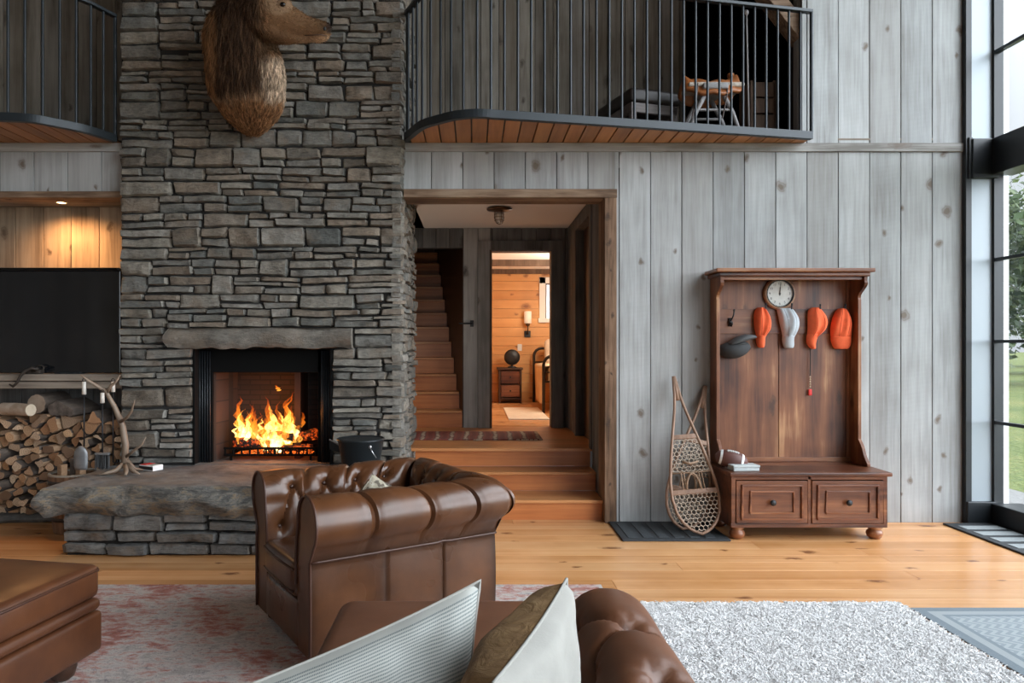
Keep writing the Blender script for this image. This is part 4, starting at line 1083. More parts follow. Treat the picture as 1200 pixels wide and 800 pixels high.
# ---- caps
def cap(name_label, col, px, outline, rot=0.0, y=-.075, depth=.085, crease=1.0, brimd=.03, seed=0):
    """outline rows: (py, x_left_px, x_right_px) for the crown then the brim; hangs against the rail"""
    crown, brim = outline; seamc = M['seam_grey'] if col is M['capgrey'] else M['seam_orange']
    c = P(px[0], px[1], y)
    cp = thing('baseball_cap', name_label, 'cap', (c.x, y, c.z), 0)
    def resample(rows, n):
        out = []
        for i in range(n):
            t = i / (n - 1) * (len(rows) - 1); k = min(int(t), len(rows) - 2); f = t - k
            out.append([rows[k][j] * (1 - f) + rows[k + 1][j] * f for j in range(3)])
        return out
    def build(rows, dp, closed_top, mod=1):
        m = MB(); rr = []
        n = 22; N = len(rows)
        for i, (py, xa, xb) in enumerate(rows):
            pa, pb = P(xa, py, y), P(xb, py, y); t = i / (N - 1); d = dp(t)
            row = []
            for k in range(n):
                a = 2 * math.pi * k / n
                u = .5 - .5 * math.cos(a); s = math.sin(a)
                yy = y - (d * max(0, s) ** .8 if s > 0 else .006 * s)
                if mod and s > 0: yy += .020 * crease * math.exp(-((u - .45 - .08 * math.sin(t * 3 + seed)) / .075) ** 2) * math.sin(math.pi * min(1, t * 1.15)) + .010 * math.sin(u * 12 + t * 4 + seed) * s
                row.append(Vector((pa.x + (pb.x - pa.x) * u, yy, pa.z)))
            rr.append(row)
        m.grid(rr, True)
        m.face(range(n)); m.face(range((N - 1) * n, N * n))
        m.rr = rr
        return m
    cr = resample(crown, 16); br_ = resample(brim, 9)
    mc = build(cr, lambda t: depth * (.22 + .78 * math.sin(math.pi * min(1, t * .80 + .13))), True); rrc = mc.rr
    o1 = obj('crown', mc, col, cp, smooth=True, subsurf=1)
    for kk in (4, 7):
        m = MB(); m.tube([q[kk] + Vector((0, -.0012, 0)) for q in rrc[1:]], .0016, 5); obj('panel_seam', m, seamc, cp, smooth=True)
    m = MB(); m.tube([q + Vector((0, -.001, 0)) for q in rrc[-2][0:12]], .0022, 5); obj('brim_seam', m, seamc, cp, smooth=True)
    o2 = obj('brim', build(br_, lambda t: brimd * 1.9 * (1 - .45 * t) + .006, True, 0), col, cp, smooth=True, subsurf=1)
    b = P((crown[0][1] + crown[0][2]) / 2 + 1, crown[0][0] + 13, y); m = MB(); m.ball((b.x, y - depth * .75, b.z), (.008, .006, .008)); obj('top_button', m, col, cp, smooth=True)
    if rot:
        cp.rotation_euler = (0, rot, 0)
    return cp
def fabric(name, c):
    t = NT(name); co = t.coord()
    t.p(Base_Color=t.ramp(t.noise(co, 30, 3), [(.3, [k * .88 for k in c]), (.7, c)]), Roughness=.9); t.bump(t.noise(co, 300, 2), .15, .002); return t.m
M['orange'] = fabric('blaze orange cloth', (1.0, .17, .06)); M['capgrey'] = fabric('pale grey cloth', (.50, .55, .59)); M['seam_orange'] = fabric('orange stitching', (.55, .07, .02)); M['seam_grey'] = fabric('grey stitching', (.25, .28, .30)); M['capdark'] = fabric('charcoal cloth', (.045, .047, .05))
cap('orange cap hanging beside the dark cap, leftmost of the orange caps', M['orange'], (892, 372),
    ([(360, 888, 893), (363, 884.5, 897), (370, 883, 901), (378, 883, 903), (386, 884, 902), (393, 886, 897), (398, 887, 895)], [(392, 886, 896), (398, 885.5, 895.5), (404, 886.5, 895.5), (407.5, 889, 894.5)]), seed=1)
cap('pale grey cap hanging between two orange caps under the clock', M['capgrey'], (922, 372),
    ([(361, 910, 927), (364, 910, 930), (372, 912, 934.5), (380, 913.5, 935.5), (388, 915.5, 933), (394, 916.5, 930), (398, 917, 929)], [(392, 916.5, 930), (398, 916, 929.5), (404, 917, 930), (408, 919, 929)]), seed=3)
cap('orange cap seen from the side with its brim down, hanging next to the grey cap', M['orange'], (955, 372),
    ([(360, 951, 958), (363, 946.5, 961), (370, 946, 966), (378, 946, 968.5), (386, 946, 966), (392, 945.5, 960), (397, 945, 956)], [(390, 945.5, 959), (397, 944.5, 956), (403, 945, 955), (409, 950, 955)]), seed=5)
cap('orange cap seen from the front with its wide brim down, rightmost of the caps', M['orange'], (984, 372),
    ([(361, 982, 988), (365, 978.5, 992), (372, 975, 995.5), (380, 973, 997), (388, 972.5, 996.5), (394, 973, 996.5), (399, 974, 996.5)], [(393, 973, 996.5), (399, 973, 997), (405, 975, 996.5), (409, 978, 993)]), seed=8, crease=1.2)
# dark cap lying sideways on its hook
dc = thing('baseball_cap', 'charcoal dark cap hanging tilted below the bare hook', 'cap', P(862, 405, -.09))
def cap_loop(rows, y, dp):
    m = MB(); rr = []; n = 20
    for i, (p0, p1) in enumerate(rows):
        a_, b_ = P(*p0, y), P(*p1, y); t = i / (len(rows) - 1); row = []
        for k in range(n):
            a = 2 * math.pi * k / n; u = .5 - .5 * math.cos(a); s = math.sin(a)
            q = a_.lerp(b_, u); q.y = y - (dp(t) * max(0, s) ** .8 if s > 0 else .006 * s); row.append(q)
        rr.append(row)
    m.grid(rr, True); m.face(range(n)); m.face(range((len(rows) - 1) * n, len(rows) * n)); return m
m = cap_loop([((840.5, 408), (841.5, 414)), ((843, 405), (846, 418)), ((848, 402), (853, 420.5)), ((856, 399), (861, 420.5)), ((864, 398), (870, 417.5)), ((870, 399), (876, 412)), ((876, 401), (880, 407))], -.075, lambda t: .03 + .09 * math.sin(math.pi * t))
o1 = obj('crown', m, M['capdark'], dc, smooth=True, subsurf=1)
M['capdark2'] = fabric('slate cloth', (.10, .105, .11))
m = cap_loop([((849, 404), (856, 405.5)), ((856, 398.5), (864, 402)), ((865, 393), (873, 399.5)), ((874, 391), (881, 397)), ((883, 392.5), (886, 396))], -.10, lambda t: .07 + .03 * math.sin(math.pi * t))
obj('brim', m, M['capdark2'], dc, smooth=True, subsurf=1)['label'] = 'slate grey brim'
m = MB(); a_, b_ = P(858, 407, -.16), P(874, 402, -.17); m.tube([a_, a_.lerp(b_, .5) + Vector((0, -.01, .008)), b_], .007, 8); obj('strap', m, M['ink'], dc, smooth=True)
# lanyard
c = P(949.5, 405, -.07)
ly = thing('lanyard', 'thin dark cord with a small red tag hanging below the side-on orange cap', 'lanyard', (c.x, -.065, ZW(372, -.06)))
m = MB(); m.tube([(c.x, -.069, ZW(378, -.06)), (c.x + .002, -.068, ZW(425, -.06)), (c.x, -.068, ZW(440, -.06))], .0035, 6); obj('cord', m, M['ink'], ly)
M['brass'] = plain('pale brass', (.6, .5, .36), .35, .9)
m = MB()
for k in range(5): m.ball((c.x, -.068, ZW(441.5 + k * 2.8, -.06)), (.006, .006, .008), 8, 6)
obj('chain', m, M['brass'], ly, smooth=True)
M['red'] = plain('bright red', (.65, .02, .015), .4)
m = MB(); m.rbox((c.x, -.068, ZW(459.5, -.06)), (.014, .006, .024), .005, 3); obj('tag', m, M['red'], ly, smooth=True)
# football + box on the bench
fb = P(857, 533, -.36); zb = ZBT
ft = thing('football', 'brown leather football with white stripe lying on the hall tree bench', 'football', (fb.x, -.36, zb))
T = Matrix.Translation(Vector((fb.x, -.36, zb + .067))) @ Matrix.Rotation(R(12), 4, 'Y') @ Matrix.Rotation(R(-15), 4, 'Z') @ Matrix.Rotation(R(90), 4, 'Y')
prof = [(.003, -.118)] + [(.066 * math.cos(t_) ** .95, .116 * math.sin(t_)) for t_ in [R(-80 + 160 * k / 16) for k in range(17)]] + [(.003, .118)]
M['football'] = leather('football leather', (.085, .028, .022), (.12, .045, .034), .5)
m = MB(); m.lathe(prof, (0, 0, 0), 26, T=T); obj('bladder_cover', m, M['football'], ft, smooth=True)
def fr_(z_): return .0665 * math.sqrt(max(0, 1 - (z_ / .116) ** 2)) ** .95 + .0012
for zz, sp_ in ((-.075, 'a'), (.075, 'b')):
    m = MB(); rws = []
    m.lathe([(fr_(zz - .008), zz - .008), (fr_(zz) + .0006, zz), (fr_(zz + .008), zz + .008)], (0, 0, 0), 26, T=T, capb=False, capt=False); obj('stripe', m, M['white_paint'], ft, smooth=True, fix=False)['label'] = 'white stripe'
m = MB()
ang0 = R(205)
for k in range(7):
    zz = -.036 + k * .012; r_ = fr_(zz) + .001
    m.tube([T @ Vector((r_ * math.cos(ang0 + da), r_ * math.sin(ang0 + da), zz)) for da in (-.2, 0, .2)], .0025, 5)
m.tube([T @ Vector(((fr_(zz) + .001) * math.cos(ang0), (fr_(zz) + .001) * math.sin(ang0), zz)) for zz in (-.045, -.02, 0, .02, .045)], .0025, 5)
obj('lace', m, M['white_paint'], ft, smooth=True)
bx = P(871, 549, -.43)
bk = thing('small_box', 'pale blue grey flat box in front of the football on the bench', 'box', (bx.x, -.43, zb), R(4))
M['pale_card'] = noisy('pale blue grey card', (.42, .47, .48), (.52, .56, .56), 25, .7, .05)
m = MB(); m.box(-.095, .095, -.055, .055, 0.001, .026); obj('body', m, M['pale_card'], bk, bevel=.004, local=True)
m = MB(); m.box(-.099, .099, -.059, .059, .027, .042); obj('lid', m, M['pale_card'], bk, bevel=.004, local=True)

# ---- snowshoes
M['ash'] = wood('bent ash frame', [(.14, .075, .045), (.26, .155, .10), (.36, .23, .16)], 'Z', .55, 12, .08, island=False)
M['rawhide'] = plain('rawhide lacing', (.46, .38, .30), .6)
M['rawhide_band'] = plain('tan rawhide strap', (.30, .20, .13), .65)
PROF = [(0, .004), (.06, .012), (.14, .022), (.24, .045), (.34, .075), (.45, .108), (.56, .138), (.68, .164), (.78, .172), (.87, .155), (.93, .12), (.97, .075), (.99, .035), (1, .0)]
def hw(t):
    for (a, wa), (b, wb) in zip(PROF, PROF[1:]):
        if a <= t <= b: 
            f = (t - a) / (b - a); return wa + (wb - wa) * f
    return 0
def snowshoe(label, tail, toe, wscale, seed):
    """tail / toe: world points (top, bottom)"""
    tail, toe = Vector(tail), Vector(toe); ax = (toe - tail); LN = ax.length; ax.normalize()
    side = Vector((1, 0, 0)) - ax * ax.x; side.normalize(); up = side.cross(ax)
    sn_ = thing('snowshoe', label, 'snowshoe', (toe.x, toe.y, 0), group='wooden snowshoes beside the hall tree')
    def Q(t, s, h=0): return tail + ax * (t * LN) + side * (s * wscale) + up * h
    def rail(sg):
        ts = [i / 60 for i in range(61)]
        return [Q(t, sg * hw(t)) for t in ts]
    right = rail(1); left = rail(-1)
    m = MB(); m.tube(right + left[::-1][1:], .0115, 8); obj('frame', m, M['ash'], sn_, smooth=True)
    m = MB(); m.tube([Q(0.0, 0), Q(.16, 0, .004)], [.014, .017], 8); obj('tail_block', m, M['ash'], sn_, smooth=True)
    tb = (.40, .745)
    for t in tb:
        m = MB(); a, b = Q(t, -hw(t)), Q(t, hw(t))
        T = Matrix((( side.x, up.x, ax.x, 0), (side.y, up.y, ax.y, 0), (side.z, up.z, ax.z, 0), (0, 0, 0, 1)))
        mm = MB(); mm.rbox((0, 0, 0), ((b - a).length / 2, .007, .018), .005, 3, T=T); mm.v = [tuple(Vector(v) + (a + b) / 2) for v in mm.v]
        obj('crossbar', mm, M['ash'], sn_, smooth=True)
    # hexagonal rawhide lacing
    sz = .019
    def seg(p, q):
        def ok(u): 
            t, s = u; return 0 < t < 1 and abs(s) <= hw(t) / 1.0 and not any(abs(t - b) < .004 for b in tb)
        p = (p[0] / LN, p[1]); q = (q[0] / LN, q[1])
        if t_in(p[0]) and t_in(q[0]) and ok(p) and ok(q): m.tube([Q(p[0], p[1]), Q(q[0], q[1])], .0029, 4, cap=False)
    def t_in(t): return (.415 < t < .985) and not (.63 < t < .74)
    rows_n = int(LN / (1.5 * sz)) + 2
    def zone(t): return 0 if t < .40 else (1 if t < .70 else 2)
    m = MB(); zr = 0
    for r in range(rows_n):
        if zone(r * sz * 1.5 / LN) != zr:
            if m.v: obj('lacing', m, M['rawhide'], sn_, fix=False)
            m = MB(); zr = zone(r * sz * 1.5 / LN)
        for cidx in range(-9, 10):
            cx_ = cidx * sz * 1.732 + (sz * .866 if r % 2 else 0); ct = r * sz * 1.5
            v = [(ct + sz * math.cos(R(60 * k)), cx_ + sz * math.sin(R(60 * k))) for k in range(6)]
            for k in (0, 1, 2): seg(v[k], v[k + 1])
    obj('lacing', m, M['rawhide'], sn_, fix=False)
    m = MB()                                           # toe opening cords and foot strap
    for s in (-.075, -.055, .055, .075): m.tube([Q(.625, s), Q(.745, s * 1.05)], .005, 6)
    m.tube([Q(.625, -hw(.625)), Q(.628, 0, .004), Q(.625, hw(.625))], .006, 6)
    arch = [Q(.735 - .10 * math.sin(math.pi * k / 10) ** .6, -.055 + .11 * k / 10, -.02 * math.sin(math.pi * k / 10)) for k in range(11)]
    m.tube(arch, .008, 6)
    m.tube([Q(.56, -.05, -.012), Q(.575, .0, -.02), Q(.565, .06, -.012)], .009, 6)
    obj('foot_strap', m, M['rawhide_band'], sn_, smooth=True)
    return sn_
toe = P(823, 627, -.47); toe.z = .035; tl = P(789.5, 441, -.075)
snowshoe('wooden snowshoe with laced webbing leaning in front, its tail crossing to the left', tl, toe, 1.0, 1)
toe = P(800, 620, -.33); toe.z = .035; tl = P(826.5, 452, -.04)
snowshoe('wooden snowshoe leaning behind the other, its tail crossing to the right', tl, toe, .92, 2)

# ---- floor mats by the walls
M['mat_dark'] = noisy('charcoal rubber mat', (.022, .026, .03), (.035, .04, .045), 60, .75, .2)
M['mat_grey'] = noisy('grey mat ribs', (.032, .038, .043), (.055, .063, .07), 60, .8, .3)
M['mat_light'] = noisy('pale grey mat bars', (.24, .27, .28), (.32, .35, .36), 60, .75, .3)
def mat(label, x0, x1, y0, y1, bars, along, mb_, group=None):
    t = thing('door_mat', label, 'mat', ((x0 + x1) / 2, (y0 + y1) / 2, 0))
    m = MB(); m.box(x0, x1, y0, y1, .001, .014); obj('base', m, M['mat_dark'], t, bevel=.005)
    m = MB()
    for k in range(bars):
        if along == 'x':
            a = x0 + .05 + (x1 - x0 - .1) * k / bars; m.box(a, a + (x1 - x0 - .1) / bars * .62, y0 + .05, y1 - .05, .013, .018)
        else:
            a = y0 + .04 + (y1 - y0 - .08) * k / bars; m.box(x0 + .05, x1 - .03, a, a + (y1 - y0 - .08) / bars * .62, .013, .018)
    obj('ribs', m, mb_, t, bevel=.002)
mat('dark ribbed mat under the snowshoes beside the hall tree', XW(713, -.02), 1.815, -.55, -.02, 6, 'x', M['mat_grey'])
mat('dark mat with pale grey bars at the foot of the window', 3.62, XWN + .145, -1.80, -.066, 10, 'y', M['mat_light'])
# ================================================================== TELEVISION, SHELF ITEMS, FIREWOOD, TOOLS
tvY = .06
x0, x1, z0, z1 = XW(-115, tvY), XW(141, tvY), ZS1 + .003, ZW(317, tvY)
tv = thing('television', 'large black flat television standing on the timber shelf in the alcove', 'television', ((x0 + x1) / 2, tvY, ZS1))
m = MB(); m.box(x0, x1, tvY, tvY + .05, z0, z1); obj('housing', m, M['glass_black'], tv, bevel=.006)
m = MB(); m.box(x0 + .012, x1 - .012, tvY - .003, tvY + .004, z0 + .02, z1 - .012); obj('screen', m, plain('dark screen', (.007, .008, .01), .08), tv)
m = MB(); m.box(x0 + .3, x0 + .5, tvY - .04, tvY + .12, ZS1 + .0005, z0 + .010); m.box(x1 - .5, x1 - .3, tvY - .04, tvY + .12, ZS1 + .0005, z0 + .010); obj('foot', m, M['black_metal'], tv, bevel=.003)
tb = thing('sound_bar', 'slim black sound bar along the top edge of the television', 'sound bar', ((x0 + x1) / 2, tvY, z1))
m = MB(); m.box(x0, x1, tvY - .02, tvY + .06, z1 + .001, z1 + .022); obj('body', m, M['black_metal'], tb, bevel=.004)
m = MB(); m.box(x0 + .02, x1 - .02, tvY - .024, tvY - .019, z1 + .005, z1 + .018); obj('grille', m, M['char'], tb)
# iron trap-like hook on shelf
c = P(30, 436, .0)
ir = thing('iron_hook', 'dark rusty iron hook lying on the timber shelf below the television', 'iron hook', (c.x, .0, ZS1))
M['iron_dark'] = noisy('old iron', (.035, .03, .027), (.07, .055, .045), 30, .6, .3, metal=.5)
zz = ZS1
m = MB(); m.rbox((c.x + .06, .02, zz + .018), (.06, .035, .017), .01, 3, T=None)
pts = [P(46, 432, -.03), P(38, 431, -.05), P(30, 434, -.07), P(24, 440, -.08), P(20, 448, -.08), P(15, 453, -.08), P(11, 450, -.08)]
for p in pts: p.y = min(p.y, -.06)
pts = [Vector((c.x + .05, .0, zz + .022))] + pts
m.tube(pts, [.014, .013, .012, .011, .011, .01, .009, .006], 8); obj('hook', m, M['iron_dark'], ir, smooth=True)
m = MB(); ring = [(c.x + .10 + .03 * math.cos(a), .02, zz + .045 + .022 * math.sin(a)) for a in [k * .449 for k in range(14)]]; m.tube(ring, .006, 6, closed=True); obj('ring', m, M['iron_dark'], ir, smooth=True)

# ---- firewood: cells of a packed stack, one log each
def clip(poly, nx, nz, d):
    out = []; n = len(poly)
    for i in range(n):
        a, b = poly[i], poly[(i + 1) % n]; da = a[0] * nx + a[1] * nz - d; db = b[0] * nx + b[1] * nz - d
        if da <= 0: out.append(a)
        if da * db < 0:
            t = da / (da - db); out.append((a[0] + (b[0] - a[0]) * t, a[1] + (b[1] - a[1]) * t))
    return out
def top_z(x):
    px = VX + x * 150; pts = [(-200, 478), (0, 492), (25, 487), (75, 489), (100, 497), (140, 500)]
    for (a, ya), (b, yb) in zip(pts, pts[1:]):
        if a <= px <= b: return ZW(ya + (yb - ya) * (px - a) / (b - a))
    return ZW(490)
rd = random.Random(11); sites = []
LX0, LX1, LZ0 = -3.95, AX1 - .045, .075
for k in range(6000):
    x, z = rd.uniform(LX0, LX1), rd.uniform(LZ0, .95); mind = rd.uniform(.055, .125)
    if z < top_z(x) - .03 and all((x - a) ** 2 + ((z - b) * 1.1) ** 2 > mind ** 2 for a, b in sites): sites.append((x, z))
t = NT('firewood end'); co = t.coord(); oi = t.add('ShaderNodeObjectInfo')
rndv = oi.outputs['Random']
ringv = t.add('ShaderNodeTexWave', {'Vector': t.mapping(co, (1, .15, 1)), 'Scale': 22.0, 'Distortion': 4.0, 'Detail': 3.0}, wave_type='RINGS', rings_direction='Y').outputs[1]
base = t.ramp(rndv, [(0, (.12, .065, .035)), (.2, (.58, .36, .20)), (.4, (.30, .14, .06)), (.6, (.74, .55, .37)), (.8, (.17, .10, .06)), (1, (.54, .28, .12))])
c = t.mix(t.math('MULTIPLY', ringv, .35), base, (.16, .09, .05)); c = t.mix(t.ramp(t.noise(co, 14, 5, .65), [(.5, 0.), (.75, .6)]), c, (.12, .08, .055))
t.p(Base_Color=c, Roughness=.85); t.bump(t.noise(t.mapping(co, (1, .2, 1)), 60, 4), .4, .004); M['log_end'] = t.m
M['bark'] = noisy('bark', (.045, .035, .03), (.16, .125, .10), 16, .95, .7, (1, .3, 1), bscale=30)
M['split'] = wood('split wood', [(.20, .11, .06), (.36, .22, .125), (.48, .33, .21)], 'Y', .85, 14, .06, island=False)
gi = 0
def log_from_poly(poly, y0, y1, label, group, mats=None, rz=0):
    n = len(poly); cx = sum(p[0] for p in poly) / n; cz = sum(p[1] for p in poly) / n
    lg = thing('firewood_log', label, 'log', (cx, (y0 + y1) / 2, cz), rz, group)
    # rounded, slightly ragged outline
    out = []
    bark_a = rd.random() * 6.28
    for i in range(n):
        a, b = Vector((*poly[i], 0)), Vector((*poly[(i + 1) % n], 0)); L_ = (b - a).length
        k = max(2, int(L_ / .018))
        for j in range(k):
            t_ = (j + .5) / k; q = a.lerp(b, t_); q += Vector((rd.uniform(-.005, .005), rd.uniform(-.005, .005), 0)); out.append((q.x - cx, q.y - cz))
    m = MB(); m.cur = 0; nn = len(out); hl = (y1 - y0) / 2; ta = rd.uniform(-.08, .08); tb_ = rd.uniform(-.08, .08)
    b0 = 0
    for yy, s in ((-hl, .96), (-hl + .008, 1), (hl, 1)):
        for p in out: m.v.append((p[0] * s, yy + (p[0] * ta + p[1] * tb_ if yy < 0 else 0), p[1] * s))
    m.face(range(nn)); m.face([2 * nn + i for i in reversed(range(nn))])
    for r in range(2):
        for i in range(nn):
            j = (i + 1) % nn; mid = math.atan2(out[i][1], out[i][0]); m.cur = 1 if math.cos(mid - bark_a) > .1 else 2
            m.face((r * nn + i, (r + 1) * nn + i, (r + 1) * nn + j, r * nn + j))
    obj('split_billet', m, mats or [M['log_end'], M['bark'], M['split']], lg, local=True, auto=40)
    return lg
nlog = 0
for i, (sx_, sz_) in enumerate(sites):
    poly = [(LX0 - .04, LZ0 - .015), (LX1 + .03, LZ0 - .015), (LX1 + .03, 1.0), (LX0 - .04, 1.0)]
    for j, (ox, oz) in enumerate(sites):
        if i == j or abs(ox - sx_) > .35 or abs(oz - sz_) > .35: continue
        mx_, mz_ = (sx_ + ox) / 2, (sz_ + oz) / 2; dx, dz = ox - sx_, oz - sz_; l = math.hypot(dx, dz)
        poly = clip(poly, dx / l, dz / l, (mx_ * dx + mz_ * dz) / l - .0065)
    poly = [(x, min(z, top_z(x) + .015)) for x, z in poly]
    # merge nearly coincident corners, drop a corner for wedge shapes
    pp = []
    for q in poly:
        if not pp or math.hypot(q[0] - pp[-1][0], q[1] - pp[-1][1]) > .012: pp.append(q)
    if len(pp) < 3: continue
    if len(pp) > 4 and rd.random() < .6: pp.pop(rd.randrange(len(pp)))
    y0 = rd.uniform(-.03, .09)
    log_from_poly(pp, y0, .40, 'split firewood log with pale cut end packed in the stack left of the hearth', 'firewood in the stack'); nlog += 1
def ngon(cx, cz, r, n=14, sq=1.0): return [(cx + r * math.cos(2 * math.pi * k / n) * (1 + rd.uniform(-.05, .05)), cz + r * sq * math.sin(2 * math.pi * k / n)) for k in range(n)]
def pale(nm, c): return [noisy(nm, [k * .8 for k in c], c, 20, .85, .2), M['bark'], M['bark']]
z_ = lambda px: top_z(XW(px)) + .018
a = XW(39); log_from_poly(ngon(a, z_(39) + .075, .078, 16), .04, .40, 'large round log with brown end on top of the firewood stack', None, [noisy('brown end', (.26, .19, .135), (.36, .27, .20), 20, .85, .2), M['bark'], M['bark']])
a = XW(72); log_from_poly([(a - .10, z_(72)), (a + .09, z_(80)), (a + .10, z_(80) + .05), (a - .03, z_(72) + .115), (a - .11, z_(72) + .07)], .0, .40, 'dark bark covered half log on top of the firewood stack', None, [M['bark'], M['bark'], M['bark']])
a = XW(113); log_from_poly([(a - .07, z_(112)), (a + .06, z_(118)), (a - .02, z_(112) + .10)], -.02, .40, 'wedge shaped orange firewood log on top right of the stack', None, pale('orange end', (.42, .22, .11)))
# short round log lying across the front of the stack
lg = thing('firewood_log', 'short pale birch log lying crosswise with its round cut end showing on the stack', 'log', P(22, 492, -.0))
e0, e1 = P(4, 497, .06), P(36, 493.5, -.045); e0.z = e1.z = top_z(XW(20)) + .055
m = MB(); m.tube([e0, e0.lerp(e1, .5) + Vector((0, 0, .003)), e1], [.05, .05, .047], 16, cap=False); obj('bark_shell', m, noisy('birch bark', (.34, .24, .16), (.55, .45, .36), 12, .85, .4), lg, smooth=True)
m = MB(); m.tube([e1 - (e1 - e0).normalized() * .004, e1 + (e1 - e0).normalized() * .002], .046, 16); obj('cut_end', m, noisy('birch end', (.52, .42, .30), (.62, .52, .40), 25, .85, .1), lg)

# ---- wooden bucket left of hearth
bc = Vector((-2.99, -.235, 0))
bk = thing('wooden_bucket', 'brown wooden stave bucket standing on the floor behind the left end of the hearth', 'bucket', bc)
M['stave'] = wood('bucket stave', [(.07, .035, .018), (.16, .085, .045), (.24, .14, .08)], 'Z', .6, 14, .06, island=True, ivar=.5)
m = MB()
for k in range(20):
    a0, a1 = 2 * math.pi * k / 20 + .01, 2 * math.pi * (k + 1) / 20 - .01
    rows = []
    for (r, z) in ((.135, .002), (.15, .15), (.163, .30), (.168, .425)):
        rows.append([Vector((bc.x + rr * math.cos(a), bc.y + rr * math.sin(a), z)) for rr, a in ((r, a0), (r + .002, (a0 + a1) / 2), (r, a1), (r - .016, a1), (r - .016, a0))])
    g = m.grid(rows, True); m.face((g, g + 1, g + 2, g + 3, g + 4)); m.face([g + 15 + q for q in (4, 3, 2, 1, 0)])
obj('staves', m, M['stave'], bk, bevel=.002, seg=1)
m = MB(); m.lathe([(.133, .02), (.133, .05)], bc, 24); obj('bottom', m, M['stave'], bk)
for z, r in ((.09, .1465), (.36, .168)):
    m = MB(); m.lathe([(r - .002, z), (r + .004, z + .002), (r + .006, z + .028), (r, z + .03)], bc, 32, capb=False, capt=False); obj('hoop', m, M['iron_dark'], bk, smooth=True)
M['rim_wood'] = plain('pale bucket rim', (.30, .27, .22), .7)
m = MB(); m.lathe([(.152, .424), (.172, .424), (.172, .437), (.152, .437), (.152, .424)], bc, 32, capb=False, capt=False); obj('rim', m, M['rim_wood'], bk)['label'] = 'pale worn rim'
for (dx, dy, dz, rr, col, lab) in ((-.055, -.05, .50, .038, 0, 'pale split log standing in the wooden bucket, left one'), (-.01, .05, .53, .045, 1, 'brown split log standing in the wooden bucket, back one'), (.06, -.01, .49, .04, 0, 'split log standing in the wooden bucket, right one')):
    lg = thing('kindling_log', lab, 'log', (bc.x + dx, bc.y + dy, .06))
    pts = [(bc.x + dx + rr * math.cos(a) * (1 if k % 2 else .8), bc.y + dy + rr * math.sin(a)) for k, a in enumerate([0, 1.2, 2.3, 3.6, 5.0])]
    m = MB(); m.prism(pts, .052, dz, 'Z'); obj('billet', m, [M['split'], M['bark']][col] if True else None, lg, bevel=.004)

# ---- antler fireplace tool stand on the hearth
ZH = .463
M['antler'] = noisy('antler bone', (.13, .085, .055), (.32, .245, .18), 9, .55, .25, (1, 1, .4))
aY = -.42
an = thing('antler_tool_stand', 'branching brown antler stand for fire tools at the left end of the hearth', 'tool stand', (P(146, 545, aY).x, aY, ZH))
Q_ = lambda x, y, dy=0: P(x, y, aY + dy)
m = MB(); m.tube([Q_(146, 545), Q_(147, 520), Q_(144, 500, .01), Q_(140, 490, .02), Q_(134, 476, .02), Q_(127, 464, 0), Q_(123, 457, -.02)], [.026, .024, .022, .021, .017, .015, .014], 9)
obj('main_beam', m, M['antler'], an, smooth=True)
tines = [
 ([(123, 458, -.02), (112, 451, -.04), (102, 445, -.06), (94, 439, -.08)], [.013, .011, .009, .003]),
 ([(125, 460, -.01), (130, 452, -.02), (136, 447, -.03), (141, 439, -.05)], [.013, .012, .009, .003]),
 ([(141, 494, .0), (148, 490, -.03), (154, 482, -.06), (157, 472, -.08), (158, 468, -.08)], [.013, .011, .009, .006, .002]),
 ([(148, 535, -.01), (157, 528, -.05), (166, 521, -.08), (171, 512, -.1)], [.012, .010, .007, .002]),
]
for pts, rr in tines:
    m = MB(); m.tube([Q_(*p) for p in pts], rr, 8); obj('tine', m, M['antler'], an, smooth=True)
for pts, rr in (([(146, 542, 0), (136, 544, -.05), (126, 549, -.09), (116, 554, -.12)], [.02, .016, .012, .004]), ([(147, 543, 0), (148, 550, -.09), (147, 556, -.15)], [.02, .015, .008]), ([(148, 543, 0), (156, 547, -.06), (163, 551, -.11)], [.02, .015, .006]), ([(148, 540, 0), (158, 542, .03), (168, 544, .07)], [.02, .014, .005])):
    q = [Q_(*p) for p in pts]
    for i, p in enumerate(q): p.z = max(ZH + rr[i] + .001, p.z if i == 0 else ZH + rr[i] + .012 * (1 - i / 3))
    m = MB(); m.tube(q, rr, 8); obj('root_foot', m, M['antler'], an, smooth=True)
M['handle_white'] = plain('bone white handle', (.62, .58, .52), .5)
M['tool_iron'] = plain('dark tool iron', (.03, .03, .032), .45, .6)
M['shovel_grey'] = noisy('grey steel shovel', (.16, .165, .17), (.26, .265, .27), 14, .5, .05, metal=.5)
def tool(label, name, px, ytop, yh, yend, dy):
    a = Q_(px, ytop, dy); t_ = thing(name, label, 'fire tool', (a.x, a.y, Q_(px, yend, dy).z))
    m = MB(); m.tube([a, Q_(px, yh, dy)], [.013, .015], 10); obj('handle', m, M['handle_white'], t_, smooth=True)
    m = MB(); m.tube([Q_(px, yh, dy), Q_(px, yend, dy)], .0055, 7); obj('shaft', m, M['tool_iron'], t_, smooth=True)
    m = MB(); tp = Q_(px, ytop, dy); m.tube([tp + Vector((.012 * math.cos(k * .7), 0, .01 + .012 * math.sin(k * .7))) for k in range(9)], .003, 5, closed=True); obj('loop', m, M['tool_iron'], t_, smooth=True)
    return t_
t1 = tool('fire shovel with white handle and grey blade hanging from the left antler tine', 'fire_shovel', 98.5, 447, 462, 523, -.07)
q0 = Q_(96, 522, -.07); m = MB(); rows = []
